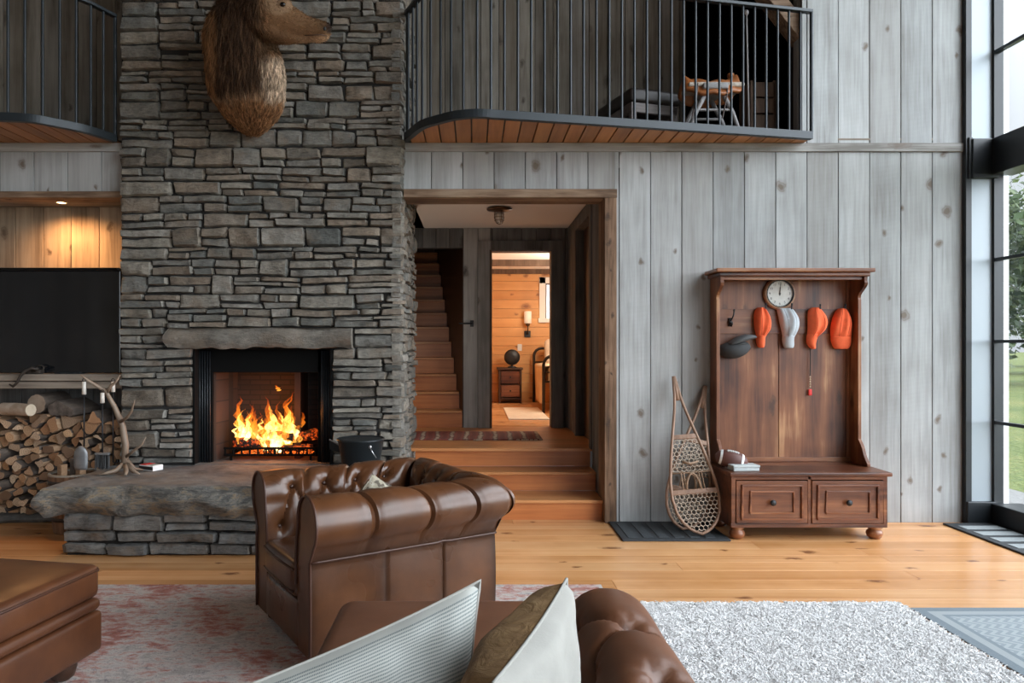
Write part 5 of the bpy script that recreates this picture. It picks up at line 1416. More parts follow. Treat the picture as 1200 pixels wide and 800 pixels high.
for i in range(9):
    t_ = i / 8; z = q0.z - t_ * .17; w = .050 * (1 - .75 * (1 - min(1, t_ * 3)) ** 2) * (1 if t_ < .85 else 1 - (t_ - .85) * 1.2)
    rows.append([Vector((q0.x + w * s, q0.y - .015 - .012 * (1 - s * s), z)) for s in (-1, -.6, 0, .6, 1)])
m.grid(rows); o = obj('blade', m, M['shovel_grey'], t1, smooth=True); o.modifiers.new('s', 'SOLIDIFY').thickness = .004; o['label'] = 'grey steel blade'
t2 = tool('fire brush with white handle and dark bristles hanging in the middle of the antler stand', 'fire_brush', 120, 460, 472, 533, -.06)
q0 = Q_(120, 531, -.06); m = MB(); m.box(q0.x - .05, q0.x + .05, q0.y - .015, q0.y + .015, q0.z - .01, q0.z + .006); obj('ferrule', m, M['shovel_grey'], t2, bevel=.003)
m = MB()
for k in range(60):
    x = q0.x + rd.uniform(-.047, .047); y = q0.y + rd.uniform(-.012, .012); m.tube([(x, y, q0.z - .009), (x + rd.uniform(-.006, .006), y + rd.uniform(-.006, .006), q0.z - rd.uniform(.095, .115))], .0028, 4)
obj('bristles', m, M['ink'], t2)
t3 = tool('iron poker with white handle hanging from the right antler tine', 'fire_poker', 132.5, 447, 459, 541, .03)
q0 = Q_(132.5, 540, .03); m = MB(); m.tube([q0, q0 + Vector((.006, 0, -.012)), q0 + Vector((.03, 0, -.014)), q0 + Vector((.034, 0, .012))], [.0055, .005, .005, .003], 6); obj('hook', m, M['tool_iron'], t3, smooth=True)
# matchbox
c = P(177, 543, -.3)
mb_ = thing('matchbox', 'small red and white matchbox on the hearth right of the antler stand', 'matchbox', (c.x, -.30, ZH), R(-28))
m = MB(); m.box(-.075, .075, -.045, .045, .001, .04); obj('sleeve', m, M['white_paint'], mb_, local=True, bevel=.002)
m = MB(); m.box(-.070, -.01, -.042, .042, .04, .042); obj('red_panel', m, M['red'], mb_, local=True)
m = MB(); m.box(.0, .06, -.03, .035, .04, .0418); obj('printed_panel', m, plain('sage print', (.35, .38, .33), .6), mb_, local=True)
m = MB(); m.box(-.076, .076, -.0455, -.044, .008, .032); obj('striking_strip', m, M['ink'], mb_, local=True)

# ---- ash bucket and shovel by the fire
c = P(423, 531, -.42)
ab = thing('ash_bucket', 'black metal ash bucket on the hearth at the right of the fire', 'bucket', (c.x, -.42, ZH))
M['bucket_black'] = plain('black enamel', (.018, .022, .025), .38, .3)
m = MB(); m.lathe([(.12, .001), (.125, .008), (.165, .235), (.172, .24), (.172, .25), (.160, .247), (.12, .03)], (c.x, -.42, ZH), 28, capt=True); obj('pail', m, M['bucket_black'], ab, smooth=True)
m = MB(); m.lathe([(.166, .236), (.168, .243), (.13, .243), (.0, .24)], (c.x, -.42, ZH), 28, capb=False, capt=False); obj('lid', m, M['bucket_black'], ab, smooth=True)
M['steel'] = plain('bright steel', (.55, .55, .56), .3, .9)
m = MB(); m.lathe([(.012, 0), (.012, .007), (.005, .009)], (c.x + .085, -.42 - .138, ZH + .205), 14, T=Matrix.Rotation(R(90), 4, 'X')); 
m.tube([(c.x + .085, -.568, ZH + .205), (c.x + .105, -.572, ZH + .17), (c.x + .13, -.562, ZH + .13)], .004, 6)
obj('bail', m, M['steel'], ab, smooth=True)
c2 = P(396, 530, -.30)
sh = thing('ash_scoop', 'dark metal ash scoop leaning beside the black ash bucket', 'scoop', (c2.x, -.3, ZH))
m = MB(); a, b = P(386, 515, -.33), P(409, 528, -.36); d = Vector((0, .10, -.02))
m.quad(a, b, b + d, a + d); m.quad(a + Vector((0, 0, -.07)), b + Vector((0, 0, -.035)), b, a); m.quad(b, b + Vector((0, 0, -.035)), b + d + Vector((0, 0, -.03)), b + d)
m.quad(a + Vector((0, 0, -.07)), b + Vector((0, 0, -.035)), b + d + Vector((0, 0, -.03)), a + d + Vector((0, 0, -.06))); m.quad(a + d, b + d, b + d + Vector((0, 0, -.03)), a + d + Vector((0, 0, -.06)))
o = obj('pan', m, M['bucket_black'], sh); 
m = MB(); m.tube([a + Vector((0, -.004, .002)), b + Vector((0, -.004, .002))], .005, 6); obj('rolled_edge', m, M['steel'], sh)

# ---- the fire
gx0, gx1 = XW(268, .18), XW(372, .18); gz = .468
gr = thing('fire_grate', 'black iron fire grate holding the burning logs', 'grate', ((gx0 + gx1) / 2, .2, gz))
m = MB()
for k in range(12):
    x = gx0 + (gx1 - gx0) * k / 11; m.tube([(x, .10, gz + .10), (x, .10, gz + .045), (x, .14, gz + .035), (x, .36, gz + .035), (x, .36, gz + .09)], .008, 6)
for (y, z) in ((.10, .045), (.10, .098), (.36, .035)): m.tube([(gx0 - .01, y, gz + z), (gx1 + .01, y, gz + z)], .009, 6)
for x in (gx0 + .04, gx1 - .04):
    for y in (.12, .34): m.tube([(x, y, gz + .001), (x, y, gz + .04)], .01, 6)
obj('bars', m, M['char'], gr)
m = MB()
for k in range(6):
    x = gx0 + .33 + k * .055
    m.tube([(x + .022 * math.cos(a * .785), .09, gz + .07 + .022 * math.sin(a * .785)) for a in range(8)], .006, 5, closed=True)
obj('scroll_front', m, M['char'], gr)
t = NT('burning log'); co = t.coord(); n1 = t.noise(co, 26, 5, .7)
t.p(Base_Color=(.018, .014, .012, 1), Roughness=.9, Emission_Color=t.ramp(n1, [(.5, (0, 0, 0)), (.58, (.7, .07, .005)), (.72, (1, .35, .05))]), Emission_Strength=1.1); M['ember'] = t.m
for i, (a, b, r, lab) in enumerate((((274, 517, .17), (318, 522, .15), .042, 'charred log burning at the left front of the grate'), ((320, 516, .25), (372, 508, .22), .045, 'charred glowing log at the right back of the grate'), ((300, 507, .28), (345, 512, .16), .038, 'burning log lying across the top of the fire'), ((322, 526, .14), (366, 524, .15), .028, 'small glowing log at the front of the grate'))):
    p, q = P(*a), P(*b); p.z = max(p.z, gz + .05 + r); q.z = max(q.z, gz + .05 + r)
    lg = thing('burning_log', lab, 'log', p.lerp(q, .5))
    pts = [p.lerp(q, k / 8) + Vector((0, rd.uniform(-.004, .004), rd.uniform(-.005, .005))) for k in range(9)]
    m = MB(); m.tube(pts, [r * rd.uniform(.88, 1.08) for _ in range(9)], 10); obj('charred_wood', m, M['ember'], lg, smooth=True)
t = NT('ember bed'); co = t.coord(); n1 = t.noise(co, 45, 4, .7)
t.p(Base_Color=(.03, .02, .016, 1), Roughness=.95, Emission_Color=t.ramp(n1, [(.46, (.02, .002, 0)), (.56, (.9, .12, .01)), (.72, (1, .42, .08))]), Emission_Strength=1.8); M['coals'] = t.m
m = MB(); rows = []
for i in range(9):
    row = []
    for k in range(25):
        a, b = k / 24, i / 8; x = gx0 + .05 + (gx1 - gx0 - .1) * a; y = .12 + .22 * b
        row.append(Vector((x, y, gz + .04 + .035 * math.sin(math.pi * a) * math.sin(math.pi * b) + .014 * mnoise.noise(Vector((x * 40, y * 40, 0))))))
    rows.append(row)
m.grid(rows); o = obj('ember_bed', m, M['coals'], None); tag(o, 'glowing orange ember bed inside the grate', 'embers', kind='stuff')
# flames : solid tongues of light, thinner and redder towards the tips
def flame_mat(name, ca, cb, cc, st, dens):
    t = NT(name); t.n.remove(t.b)
    at = t.add('ShaderNodeAttribute', attribute_name='h').outputs['Fac']; co = t.coord()
    nz_ = t.noise(t.mapping(co, (1, 1, .35)), 30, 3, .6, .8)
    col = t.ramp(at, [(0, ca), (.45, cb), (1, cc)])
    em = t.add('ShaderNodeEmission', {'Color': col, 'Strength': t.math('MULTIPLY', t.math('ADD', t.math('MULTIPLY', nz_, 1.4), .25), st)})
    tr = t.add('ShaderNodeBsdfTransparent')
    al = t.math('MULTIPLY', t.math('SUBTRACT', 1.0, t.math('POWER', at, 1.6)), t.ramp(nz_, [(.38, .08), (.56, 1.0)]))
    al = t.math('MULTIPLY', al, dens)
    mx = t.add('ShaderNodeMixShader', {0: al}); t.l.new(tr.outputs[0], mx.inputs[1]); t.l.new(em.outputs[0], mx.inputs[2]); t.l.new(mx.outputs[0], t.out.inputs[0])
    return t.m
M['fl_out'] = flame_mat('outer flame', (1, .42, .06), (1, .26, .02), (.85, .07, .004), 2.0, .50)
M['fl_in'] = flame_mat('inner flame', (1, .72, .28), (1, .55, .12), (1, .25, .02), 5.0, .9)
def flame(px, pyb, pyt, w, y, lean, mat, seed, parent):
    b = P(px, pyb, y); tt = P(px + lean, pyt, y); m = MB(); n, N = 10, 22; hs = []
    for i in range(N):
        t_ = i / (N - 1)
        prof = (math.sin(math.pi * min(1, .2 + t_ * .8)) ** .9) * (1 - t_) ** .6 * (1 + .75 * mnoise.noise(Vector((t_ * 6, seed * 3.1, 0)))) + .012
        r = w / F * (DW + y) * prof
        cx = b.x + (tt.x - b.x) * t_ ** 1.3 + .024 * math.sin(t_ * 7 + seed) * t_ + .05 * mnoise.noise(Vector((t_ * 4.5, seed * 1.7, 1))) * (t_ ** .6) + .014 * mnoise.noise(Vector((t_ * 13, seed, 4)))
        cz = b.z + (tt.z - b.z) * t_
        for k in range(n):
            a = 2 * math.pi * k / n; m.v.append((cx + r * math.cos(a) * (1 + .25 * math.sin(a * 2 + t_ * 6 + seed)), y + r * .7 * math.sin(a), cz)); hs.append(t_)
    for i in range(N - 1):
        for k in range(n): m.face((i * n + k, i * n + (k + 1) % n, (i + 1) * n + (k + 1) % n, (i + 1) * n + k))
    o = obj('flame_tongue', m, mat, parent, smooth=True, merge=False)
    at = o.data.attributes.new('h', 'FLOAT', 'POINT'); at.data.foreach_set('value', hs)
fl = thing('fire', 'bright orange and yellow flames burning in the stone fireplace', 'fire', P(320, 520, .2))
k = 0
for (px, pb, pt, w, y, ln) in ((283, 514, 466, 7, .18, -3), (279, 500, 462, 4, .22, 1), (290, 518, 472, 8, .2, 2), (300, 520, 478, 7, .16, -3), (310, 522, 475, 8, .22, 4), (318, 520, 463, 11, .2, -1), (327, 522, 468, 8, .24, 2), (336, 522, 458, 8, .2, 3), (343, 518, 474, 9, .18, -2), (349, 515, 480, 6, .22, 2), (330, 520, 485, 13, .15, 0), (312, 526, 492, 9, .13, -2), (298, 516, 470, 4, .26, -1), (339, 505, 456, 3.5, .18, 2)):
    flame(px, pb, pt, w, y, ln, M['fl_out'], k, fl); k += 1
for (px, pb, pt, w, y, ln) in ((283, 513, 478, 4, .17, -2), (290, 516, 482, 4.5, .19, 1), (304, 520, 490, 4, .15, -2), (318, 520, 472, 7.5, .19, -1), (329, 520, 478, 5, .22, 1), (337, 520, 472, 6, .19, 2), (343, 517, 484, 5.5, .17, -1), (322, 524, 494, 7, .14, 0), (311, 528, 500, 5, .13, -1), (326, 530, 505, 5, .125, 1)):
    flame(px, pb, pt, w, y, ln, M['fl_in'], k + 5, fl); k += 1
for q_ in range(12):
    flame(275 + q_ * 5.1 + rd.uniform(-3, 3), rd.uniform(508, 524), rd.uniform(479, 503), rd.uniform(2.2, 4.5), rd.uniform(.13, .28), rd.uniform(-6, 6), M['fl_out' if q_ % 3 else 'fl_in'], 40 + q_, fl)
flame(326, 458, 450, 2.4, .25, 1, M['fl_out'], 31, fl)
def lamp(name, typ, loc, energy, col, **kw):
    l = bpy.data.lights.new(name, typ); l.energy = energy; l.color = col
    for a_, v in kw.items(): setattr(l, a_, v)
    o = bpy.data.objects.new(name, l); COL.objects.link(o); o.location = loc; return o
lamp('fire_light', 'POINT', P(318, 492, .10), 8.5, (1, .29, .055), shadow_soft_size=.10)
lamp('spot_light', 'SPOT', (sx, .17, ZW(232) - .005), 70, (1, .52, .21), spot_size=R(160), spot_blend=1.0, shadow_soft_size=.03)

# ================================================================== ELK
def px3(px, py, y): return P(px, py, y)
ek = thing('elk_mount', 'shoulder mount of a brown elk with shaggy dark mane on the stone chimney', 'hunting trophy', P(290, 110, CY - .045))
YB = CY - .05
def loft(secs, n=22, closed=True):
    """secs: (centre, half-width vec, half-depth vec)"""
    m = MB(); rows = []
    for c, u, v in secs: rows.append([c + u * math.cos(2 * math.pi * k / n) + v * math.sin(2 * math.pi * k / n) for k in range(n)])
    b = m.grid(rows, True); m.face([b + k for k in reversed(range(n))]); e = b + (len(secs) - 1) * n; m.face([e + k for k in range(n)])
    return m
sc_ = lambda y: (DW + y) / F
secs = []
for (py, cx, w, dep, yo) in ((158, 297, 6, .045, 0), (153, 296, 14, .08, 0), (144, 295, 24, .12, 0), (132, 294, 34, .165, 0), (118, 292, 40, .20, 0), (102, 290, 42.5, .22, 0), (86, 289, 43.5, .225, 0), (70, 287, 42.5, .22, -.015), (54, 284, 41, .21, -.04), (38, 284, 40, .20, -.07), (22, 286, 36, .185, -.10), (8, 290, 29, .16, -.13), (-2, 295, 20, .12, -.15)):
    yc = YB - dep + yo + .02; c = P(cx, py, yc); secs.append((c, Vector((w * sc_(yc), 0, 0)), Vector((0, -dep, 0))))
bodyM = loft(secs)
# chest bulge at right front
def addloft(secs): 
    m2 = loft(secs, 18); b = len(bodyM.v); bodyM.v += m2.v; bodyM.f += [tuple(b + i for i in f) for f in m2.f]; bodyM.mi += m2.mi
addloft([(P(x, y, YB - d_), Vector((w * sc_(-.3), 0, 0)), Vector((0, -h_, 0))) for (x, y, w, d_, h_) in ((318, 62, 8, .30, .07), (319, 76, 11, .28, .11), (319, 92, 13, .25, .13), (317, 108, 14, .21, .14), (313, 122, 14, .17, .12), (306, 138, 12, .12, .09), (300, 150, 8, .07, .05))])
# head
hd = [(292, 8, 20, .105), (302, 11, 26, .115), (313, 15, 25.5, .11), (324, 20, 22.5, .098), (335, 24.5, 19, .085), (346, 29, 16.5, .073), (357, 33, 14, .064), (366, 35.0, 12.6, .060), (374, 36.6, 12, .058), (380, 37.4, 11, .054), (384.5, 37.8, 8.6, .046), (387, 38, 4.5, .028)]
hs_ = []
for i, (x, y, r, dp) in enumerate(hd):
    t_ = i / (len(hd) - 1); yc = YB - .36 - .10 * t_; c = P(x, y, yc); ax = (P(385, 40, 0) - P(292, 8, 0)); ax.y = 0; ax.normalize(); u = Vector((-ax.z, 0, ax.x))
    hs_.append((c, u * (r * sc_(yc)), Vector((0, -dp, 0))))
addloft(hs_)
jl = [(308, 32, 15, .07), (322, 38, 14, .065), (334, 42, 10, .055), (346, 43.5, 7, .045), (360, 44.0, 5, .04), (371, 45, 4.6, .042), (379, 44.6, 3.8, .034)]
addloft([(P(x, y, YB - .39 - .005 * i), Vector((-.25, 0, .97)) * (r * sc_(-.45)), Vector((0, -dp, 0))) for i, (x, y, r, dp) in enumerate(jl)])
# brow ridge
bodyM.ball(P(333, 6, YB - .445), (.055, .035, .045), 14, 9); bodyM.ball(P(318, 4, YB - .40), (.085, .07, .055), 14, 9)
me = bodyM.mesh('hide_raw', M['leather'])
tmp = put(bpy.data.objects.new('hide_raw', me))
r_ = tmp.modifiers.new('r', 'REMESH'); r_.mode = 'VOXEL'; r_.voxel_size = .011
s_ = tmp.modifiers.new('s', 'SMOOTH'); s_.iterations = 6; s_.factor = .5
bpy.context.view_layer.update()
me2 = bpy.data.meshes.new_from_object(tmp.evaluated_get(bpy.context.evaluated_depsgraph_get())); bpy.data.objects.remove(tmp)
co_ = np.empty(len(me2.vertices) * 3, np.float32); me2.vertices.foreach_get('co', co_); co_ = co_.reshape(-1, 3).astype(float)
def ss(a, b, x): t_ = np.clip((x - a) / (b - a), 0, 1); return t_ * t_ * (3 - 2 * t_)
def elk_col(p):
    d = DW + p[:, 1]; px = VX + p[:, 0] * F / d; py = HY - (p[:, 2] - H) * F / d
    nz_ = np.array([mnoise.noise(Vector((a * 9, b * 9, c * 3))) * 9 + mnoise.noise(Vector((a * 38, b * 38, c * 5))) * 7 for a, b, c in p])
    mane = np.array([.060, .031, .016]); base = np.array([.25, .125, .056]); pale_ = np.array([.44, .33, .235]); head = np.array([.235, .130, .066]); light = np.array([.40, .27, .17]); dark = np.array([.03, .016, .01])
    c = np.tile(base, (len(p), 1))
    def over(col, w): 
        nonlocal c; c = c * (1 - w[:, None]) + np.asarray(col) * w[:, None]
    over(base * .8, ss(128, 150, py + nz_))
    over(light, ss(118, 108, py + nz_) * ss(98, 106, py + nz_) * .5)
    over(mane, ss(112, 98, py + nz_ + (px - 290) * .12) * ss(246, 256, px + nz_) * ss(318, 303, px - ss(60, 25, py) * 22 + nz_))
    over(pale_, ss(302, 313, px + nz_ * .7 - ss(95, 120, py) * 3) * ss(60, 72, py) * ss(126, 112, py + nz_))
    hd_ = ss(296, 318, px + nz_ * .5) * ss(62, 50, py - (px - 330) * .1)
    over(head, hd_)
    over(head * .55, ss(296, 312, px) * ss(345, 325, px) * ss(34, 46, py + nz_ * .5) * ss(66, 58, py))
    over(light, ss(45, 28, np.hypot((px - 326) * 1.0, (py - 6) * 1.5) ** 1.0 * 2.2) * .55)
    over(light * .95, ss(340, 360, px) * ss(40, 46, py) * .9)
    over(head * .6, ss(366, 378, px) * ss(40, 30, py) * .8)
    over(light * 1.35, ss(366, 372, px) * ss(40.5, 43, py) * ss(386, 383, px))
    over(dark, ss(380, 384, px) * ss(41, 37, py))
    return np.clip(c, 0, 1), px, py
cc, px_, py_ = elk_col(co_)
ca = me2.color_attributes.new('tint', 'FLOAT_COLOR', 'POINT'); ca.data.foreach_set('color', np.concatenate([cc, np.ones((len(cc), 1))], 1).astype(np.float32).ravel())
me2.materials.clear(); M['hide'] = fibre('elk hide', .75); me2.materials.append(M['hide']); me2.polygons.foreach_set('use_smooth', [True] * len(me2.polygons)); me2.name = 'hide'
Mi = FRAME[ek.name].inverted(); me2.transform(Mi)
hide = put(bpy.data.objects.new('hide', me2), ek); FRAME[hide.name] = FRAME[ek.name]
# coat hair on the hide
nrm = np.empty(len(me2.vertices) * 3, np.float32); me2.vertices.foreach_get('normal', nrm); nrm = nrm.reshape(-1, 3).astype(float)
rng = np.random.default_rng(3)
loc = co_ - np.array(ek.location)
sel = np.where((nrm[:, 1] < .45) & (py_ > -25))[0]
idx = rng.choice(sel, 34000); pos = co_[idx] + rng.normal(0, .004, (len(idx), 3)); nn = nrm[idx]; ppx, ppy = px_[idx], py_[idx]
headw = ss(300, 322, ppx) * ss(64, 54, ppy)
manew = ss(118, 100, ppy) * ss(322, 300, ppx) * (1 - headw)
ln = (.017 + .040 * manew + .012 * (1 - headw)) * (1 - .5 * headw) * rng.uniform(.6, 1.3, len(idx))
down = np.tile(np.array([0., 0, -1]), (len(idx), 1)); hdv = np.array([.92, -.1, -.35]); down = down * (1 - headw[:, None]) + hdv * headw[:, None]
down -= nn * (down * nn).sum(1)[:, None]; down /= np.linalg.norm(down, axis=1)[:, None] + 1e-6
lift = (.30 - .16 * headw)[:, None]
jit = rng.normal(0, .13, (len(idx), 3)) * (1 - .5 * headw)[:, None]
d1 = nn * lift + down + jit; d1 /= np.linalg.norm(d1, axis=1)[:, None]
p0 = pos; p1 = pos + d1 * (ln * .5)[:, None]; d2v = d1 + down * .5 - nn * .12; d2v /= np.linalg.norm(d2v, axis=1)[:, None]; p2 = p1 + d2v * (ln * .5)[:, None]
pts = np.stack([p0, p1, p2], 1) - np.array(ek.location)
strk = np.array([mnoise.noise(Vector((a * 60, b * 60, c * 7))) for a, b, c in pos])
hc = cc[idx] * rng.uniform(.5, 1.6, (len(idx), 1)) * (1 + 1.1 * strk * (1 - .6 * headw))[:, None]
fur = curves('coat_hair', pts, [.0017, .0013, .0003], np.clip(hc, 0, 1), M['hide'], hide)
# eye, ears, nostril, mouth
e = P(331, 4.5, YB - .485)
m = MB(); m.ball(e + Vector((0, .012, 0)), (.021, .02, .017), 14, 10); obj('eye', m, plain('glass eye', (.006, .004, .003), .05), ek, smooth=True)
for (pts_, dy) in (([(300, 2), (292, -4), (281, -9), (270, -11), (262, -9)], -.30), ([(312, -4), (304, -16), (296, -26), (288, -31)], -.22)):
    m = MB(); q = [P(a, b, YB + dy - .02 * i) for i, (a, b) in enumerate(pts_)]; rr = [.022, .042, .044, .030, .004] if len(q) == 5 else [.03, .045, .035, .004]
    m.tube(q, rr, 12); o = obj('ear', m, M['hide'], ek, smooth=True); at = o.data.color_attributes.new('tint', 'FLOAT_COLOR', 'POINT'); at.data.foreach_set('color', [.33, .2, .115, 1] * len(o.data.vertices))
m = MB(); m.ball(P(380.5, 33.5, YB - .53), (.011, .012, .014), 10, 7); obj('nostril', m, M['ink'], ek, smooth=True)
m = MB(); q = [P(357, 41.5, YB - .515), P(366, 41, YB - .525), P(375, 40.5, YB - .525), P(383, 42, YB - .49)]; m.tube(q, .0035, 6); obj('mouth_line', m, M['dark_wood'], ek, smooth=True)
m = MB(); m.prism([(q.x, q.z) for q in [P(262 + 0, 60, 0), P(318, 60, 0), P(322, 110, 0), P(300, 145, 0), P(286, 145, 0), P(260, 110, 0)]], YB + .0, CY + .012); obj('backboard', m, M['dark_wood'], ek)
# ================================================================== LEATHER SEATING
M['piping'] = leather('dark piping', (.04, .015, .008), (.07, .026, .014), .4)
def roll_profile(zp=.47, zc=.625, r=.115, oc=-.035, inner=.165, zseat=.32, z0=.06, nr=34, npan=12, nin=16):
    """(o, z, kind) samples: outside panel, roll, buttoned inside"""
    pts = [(0.0, z0 + (zp - z0) * k / npan, 'p', k / npan) for k in range(npan + 1)]
    a0 = -.5 * math.pi + math.acos(min(1, max(-1, 0))) * 0 - .0
    a_s = R(-52); a_e = R(190)
    for k in range(nr + 1):
        a = a_s + (a_e - a_s) * k / nr
        pts.append((oc + r * math.cos(a), zc + r * math.sin(a), 'r', k / nr))
    o1, z1 = pts[-1][0], pts[-1][1]
    for k in range(1, nin + 1):
        t = k / nin; pts.append((o1 + (-inner - o1) * t - .02 * math.sin(math.pi * t), z1 + (zseat - z1) * t, 'i', t))
    return pts
def roll_segment(prof, O, D, out, length, m0, m1, buttons, depth=.028, du=.011, panel_seams=(), roll_seams=(), corner=(True, True), zp=.47, gath=.0035):
    """sweep prof along D from O; m0/m1: how far the ends shift per unit of outward offset (mitres)
    buttons: (u, s) with s = profile arc length"""
    O, D, out = Vector(O), Vector(D), Vector(out)
    S = [0.0]
    for a, b in zip(prof, prof[1:]): S.append(S[-1] + math.hypot(b[0] - a[0], b[1] - a[1]))
    N = []
    for i in range(len(prof)):
        a, b = prof[max(0, i - 1)], prof[min(len(prof) - 1, i + 1)]; dx, dz = b[0] - a[0], b[1] - a[1]; l = math.hypot(dx, dz) or 1
        N.append((dz / l, -dx / l))
    n = int(length / du); mb = MB(); rows = []; bpos = []; dye = []
    def disp(u, i):
        s = S[i]; kind = prof[i][2]; d = 0.0
        if kind == 'p':
            for us in panel_seams: d -= .007 * math.exp(-((u - us) / .006) ** 2)
            edge = [0] + list(panel_seams) + [length]
            d += .006 * math.sin(math.pi * prof[i][3])
            return d
        # puff between pleats and buttons
        for us in roll_seams:
            if kind == 'r' : d -= .020 * math.exp(-((u - us) / .007) ** 2) * math.sin(math.pi * min(1, .05 + prof[i][3])) ** .4 + .009 * math.exp(-((u - us) / .032) ** 2)
            if kind == 'r' and abs(u - us) < .07: d += .0035 * math.sin((u - us) * 230 + us * 50) * math.exp(-abs(u - us) / .03) 
        for k, (bu, bs) in enumerate(buttons):
            q = math.hypot(u - bu, s - bs); 
            if q < .2: d -= depth * math.exp(-(q / .017) ** 2) + depth * .85 * math.exp(-(q / .052) ** 2)
            if q < .11 and q > .001:                        # radiating gathers
                ang = math.atan2(s - bs, u - bu); d += gath * math.sin(ang * 8 + k) * math.exp(-((q - .035) / .03) ** 2)
            if bs <= buttons[0][1] + .001 and prof[i][2] == 'r' and s < bs:
                fal = min(1, max(0, 1 - (bs - s) / .26)); d -= .005 * fal * math.exp(-((u - bu) / .006) ** 2) + .003 * fal * math.exp(-((u - bu) / .03) ** 2)
            for (cu, cs) in buttons[k + 1:]:                # diamond pleats
                L2 = math.hypot(cu - bu, cs - bs)
                if L2 < .26 and abs(cs - bs) > .03:
                    t = ((u - bu) * (cu - bu) + (s - bs) * (cs - bs)) / L2 ** 2
                    if 0 < t < 1:
                        dd = abs((u - bu) * (cs - bs) - (s - bs) * (cu - bu)) / L2; d -= .016 * math.exp(-(dd / .008) ** 2) + .006 * math.exp(-(dd / .03) ** 2)
        return d
    for k in range(n + 1):
        t = k / n; row = []
        for i, (o, z, kind, f) in enumerate(prof):
            ua, ub = m0 * o, length + m1 * o
            u = ua + (ub - ua) * t; d = disp(t * length, i)
            if kind != 'p':
                e = min((t * length) if corner[0] else 9, (length - t * length) if corner[1] else 9)
                d -= .022 * math.exp(-(e / .03) ** 2)
                d += .008 * mnoise.noise(Vector((t * length * 5, S[i] * 5, length * 7)))
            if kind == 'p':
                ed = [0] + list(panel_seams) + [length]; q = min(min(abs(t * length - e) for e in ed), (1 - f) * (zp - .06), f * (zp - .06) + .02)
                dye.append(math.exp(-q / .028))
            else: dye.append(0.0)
            p = O + D * u + out * (o + N[i][0] * d) + Vector((0, 0, z + N[i][1] * d)); row.append(p)
        rows.append(row)
    mb.grid(rows); mb.dye = dye
    for (bu, bs) in buttons:
        i = min(range(len(S)), key=lambda k: abs(S[k] - bs)); o, z = prof[i][0], prof[i][1]; d = disp(bu, i) + .003
        bpos.append((O + D * (m0 * o + (length + (m1 - m0) * o) * (bu / length)) + out * (o + N[i][0] * d) + Vector((0, 0, z + N[i][1] * d)), (out * N[i][0] + Vector((0, 0, N[i][1]))).normalized()))
    return mb, rows, bpos, S
def cap_end(mb, row, back, depth_pt=None):
    b = len(mb.v); mb.v += [tuple(p) for p in row]; low = Vector(row[-1]); low2 = low.copy(); low2.z = row[0].z; mb.v.append(tuple(low2)); n = len(row) + 1
    c = sum((Vector(p) for p in row), Vector()) / len(row)
    mb.face(range(b, b + n))
    return low2
def button(parent, p, nrm, mat):
    T = Matrix.Translation(p) @ nrm.to_track_quat('Z', 'Y').to_matrix().to_4x4()
    m = MB(); m.lathe([(.004, -.004), (.0105, 0), (.009, .004), (.004, .0062)], (0, 0, 0), 12, T=T); obj('button', m, mat, parent, smooth=True, local=True)

# ---- club chair
W_, D_ = .785, .92
A_ = Vector((-1.095, 3.635 - DW, .0085))
ch = thing('club_chair', 'brown leather button tufted club chair in front of the fireplace', 'armchair', A_, math.atan2(-.662, .419))
pf = roll_profile(); 
Sx = [0.0]
for a, b in zip(pf, pf[1:]): Sx.append(Sx[-1] + math.hypot(b[0] - a[0], b[1] - a[1]))
s_top = Sx[13 + 21]; s_in = Sx[13 + 31]; s_low = Sx[-9]
sI1, sI2 = Sx[13 + 28], Sx[-10]
bt_arm = [(u, sI1) for u in (.17, .37, .57, .77)] + [(u, sI2) for u in (.09, .27, .47, .67)]
bt_back = [(u, sI1) for u in (.20, .3925, .585)] + [(u, sI2) for u in (.30, .49)]
def seg_to(name, O, D, out, ln, m0, m1, bt, caps, corner, pseams=(), rseams=()):
    mb, rows, bp, S = roll_segment(pf, O, D, out, ln, m0, m1, bt, panel_seams=pseams, roll_seams=rseams, corner=corner)
    for e in caps: cap_end(mb, rows[0] if e == 0 else rows[-1], None)
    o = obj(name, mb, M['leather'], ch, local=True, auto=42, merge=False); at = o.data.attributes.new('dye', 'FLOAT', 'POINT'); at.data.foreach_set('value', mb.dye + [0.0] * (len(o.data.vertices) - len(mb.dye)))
    for p, nn in bp: button(o, p, nn, M['piping'])
    for e in caps:
        r = rows[0] if e == 0 else rows[-1]; off = Vector((0, -.004, 0))
        m = MB(); m.tube([Vector(p) + off for p in r[::2]] , .0065, 7); obj('piping', m, M['piping'], o, local=True, smooth=True)
    # welt where the roll meets the panel
    m = MB(); m.tube([Vector(r[12]) + Vector(out) * .006 for r in rows[::3]] + [Vector(rows[-1][12]) + Vector(out) * .006], .0055, 6); obj('welt', m, M['piping'], o, local=True, smooth=True)
    return o
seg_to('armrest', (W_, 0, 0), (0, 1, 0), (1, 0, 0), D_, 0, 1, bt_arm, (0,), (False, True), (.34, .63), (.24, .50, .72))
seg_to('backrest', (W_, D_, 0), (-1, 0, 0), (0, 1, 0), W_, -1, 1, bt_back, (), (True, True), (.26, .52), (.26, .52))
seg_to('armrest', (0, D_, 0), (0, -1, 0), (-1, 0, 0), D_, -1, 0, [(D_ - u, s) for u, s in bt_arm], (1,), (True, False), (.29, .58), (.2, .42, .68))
m = MB(); m.rbox((W_ / 2, .34, .352), ((W_ - .335) / 2, .36, .082), .04, 8, (.0, .01, .016)); sc2 = obj('seat_cushion', m, M['leather'], ch, local=True, smooth=True)
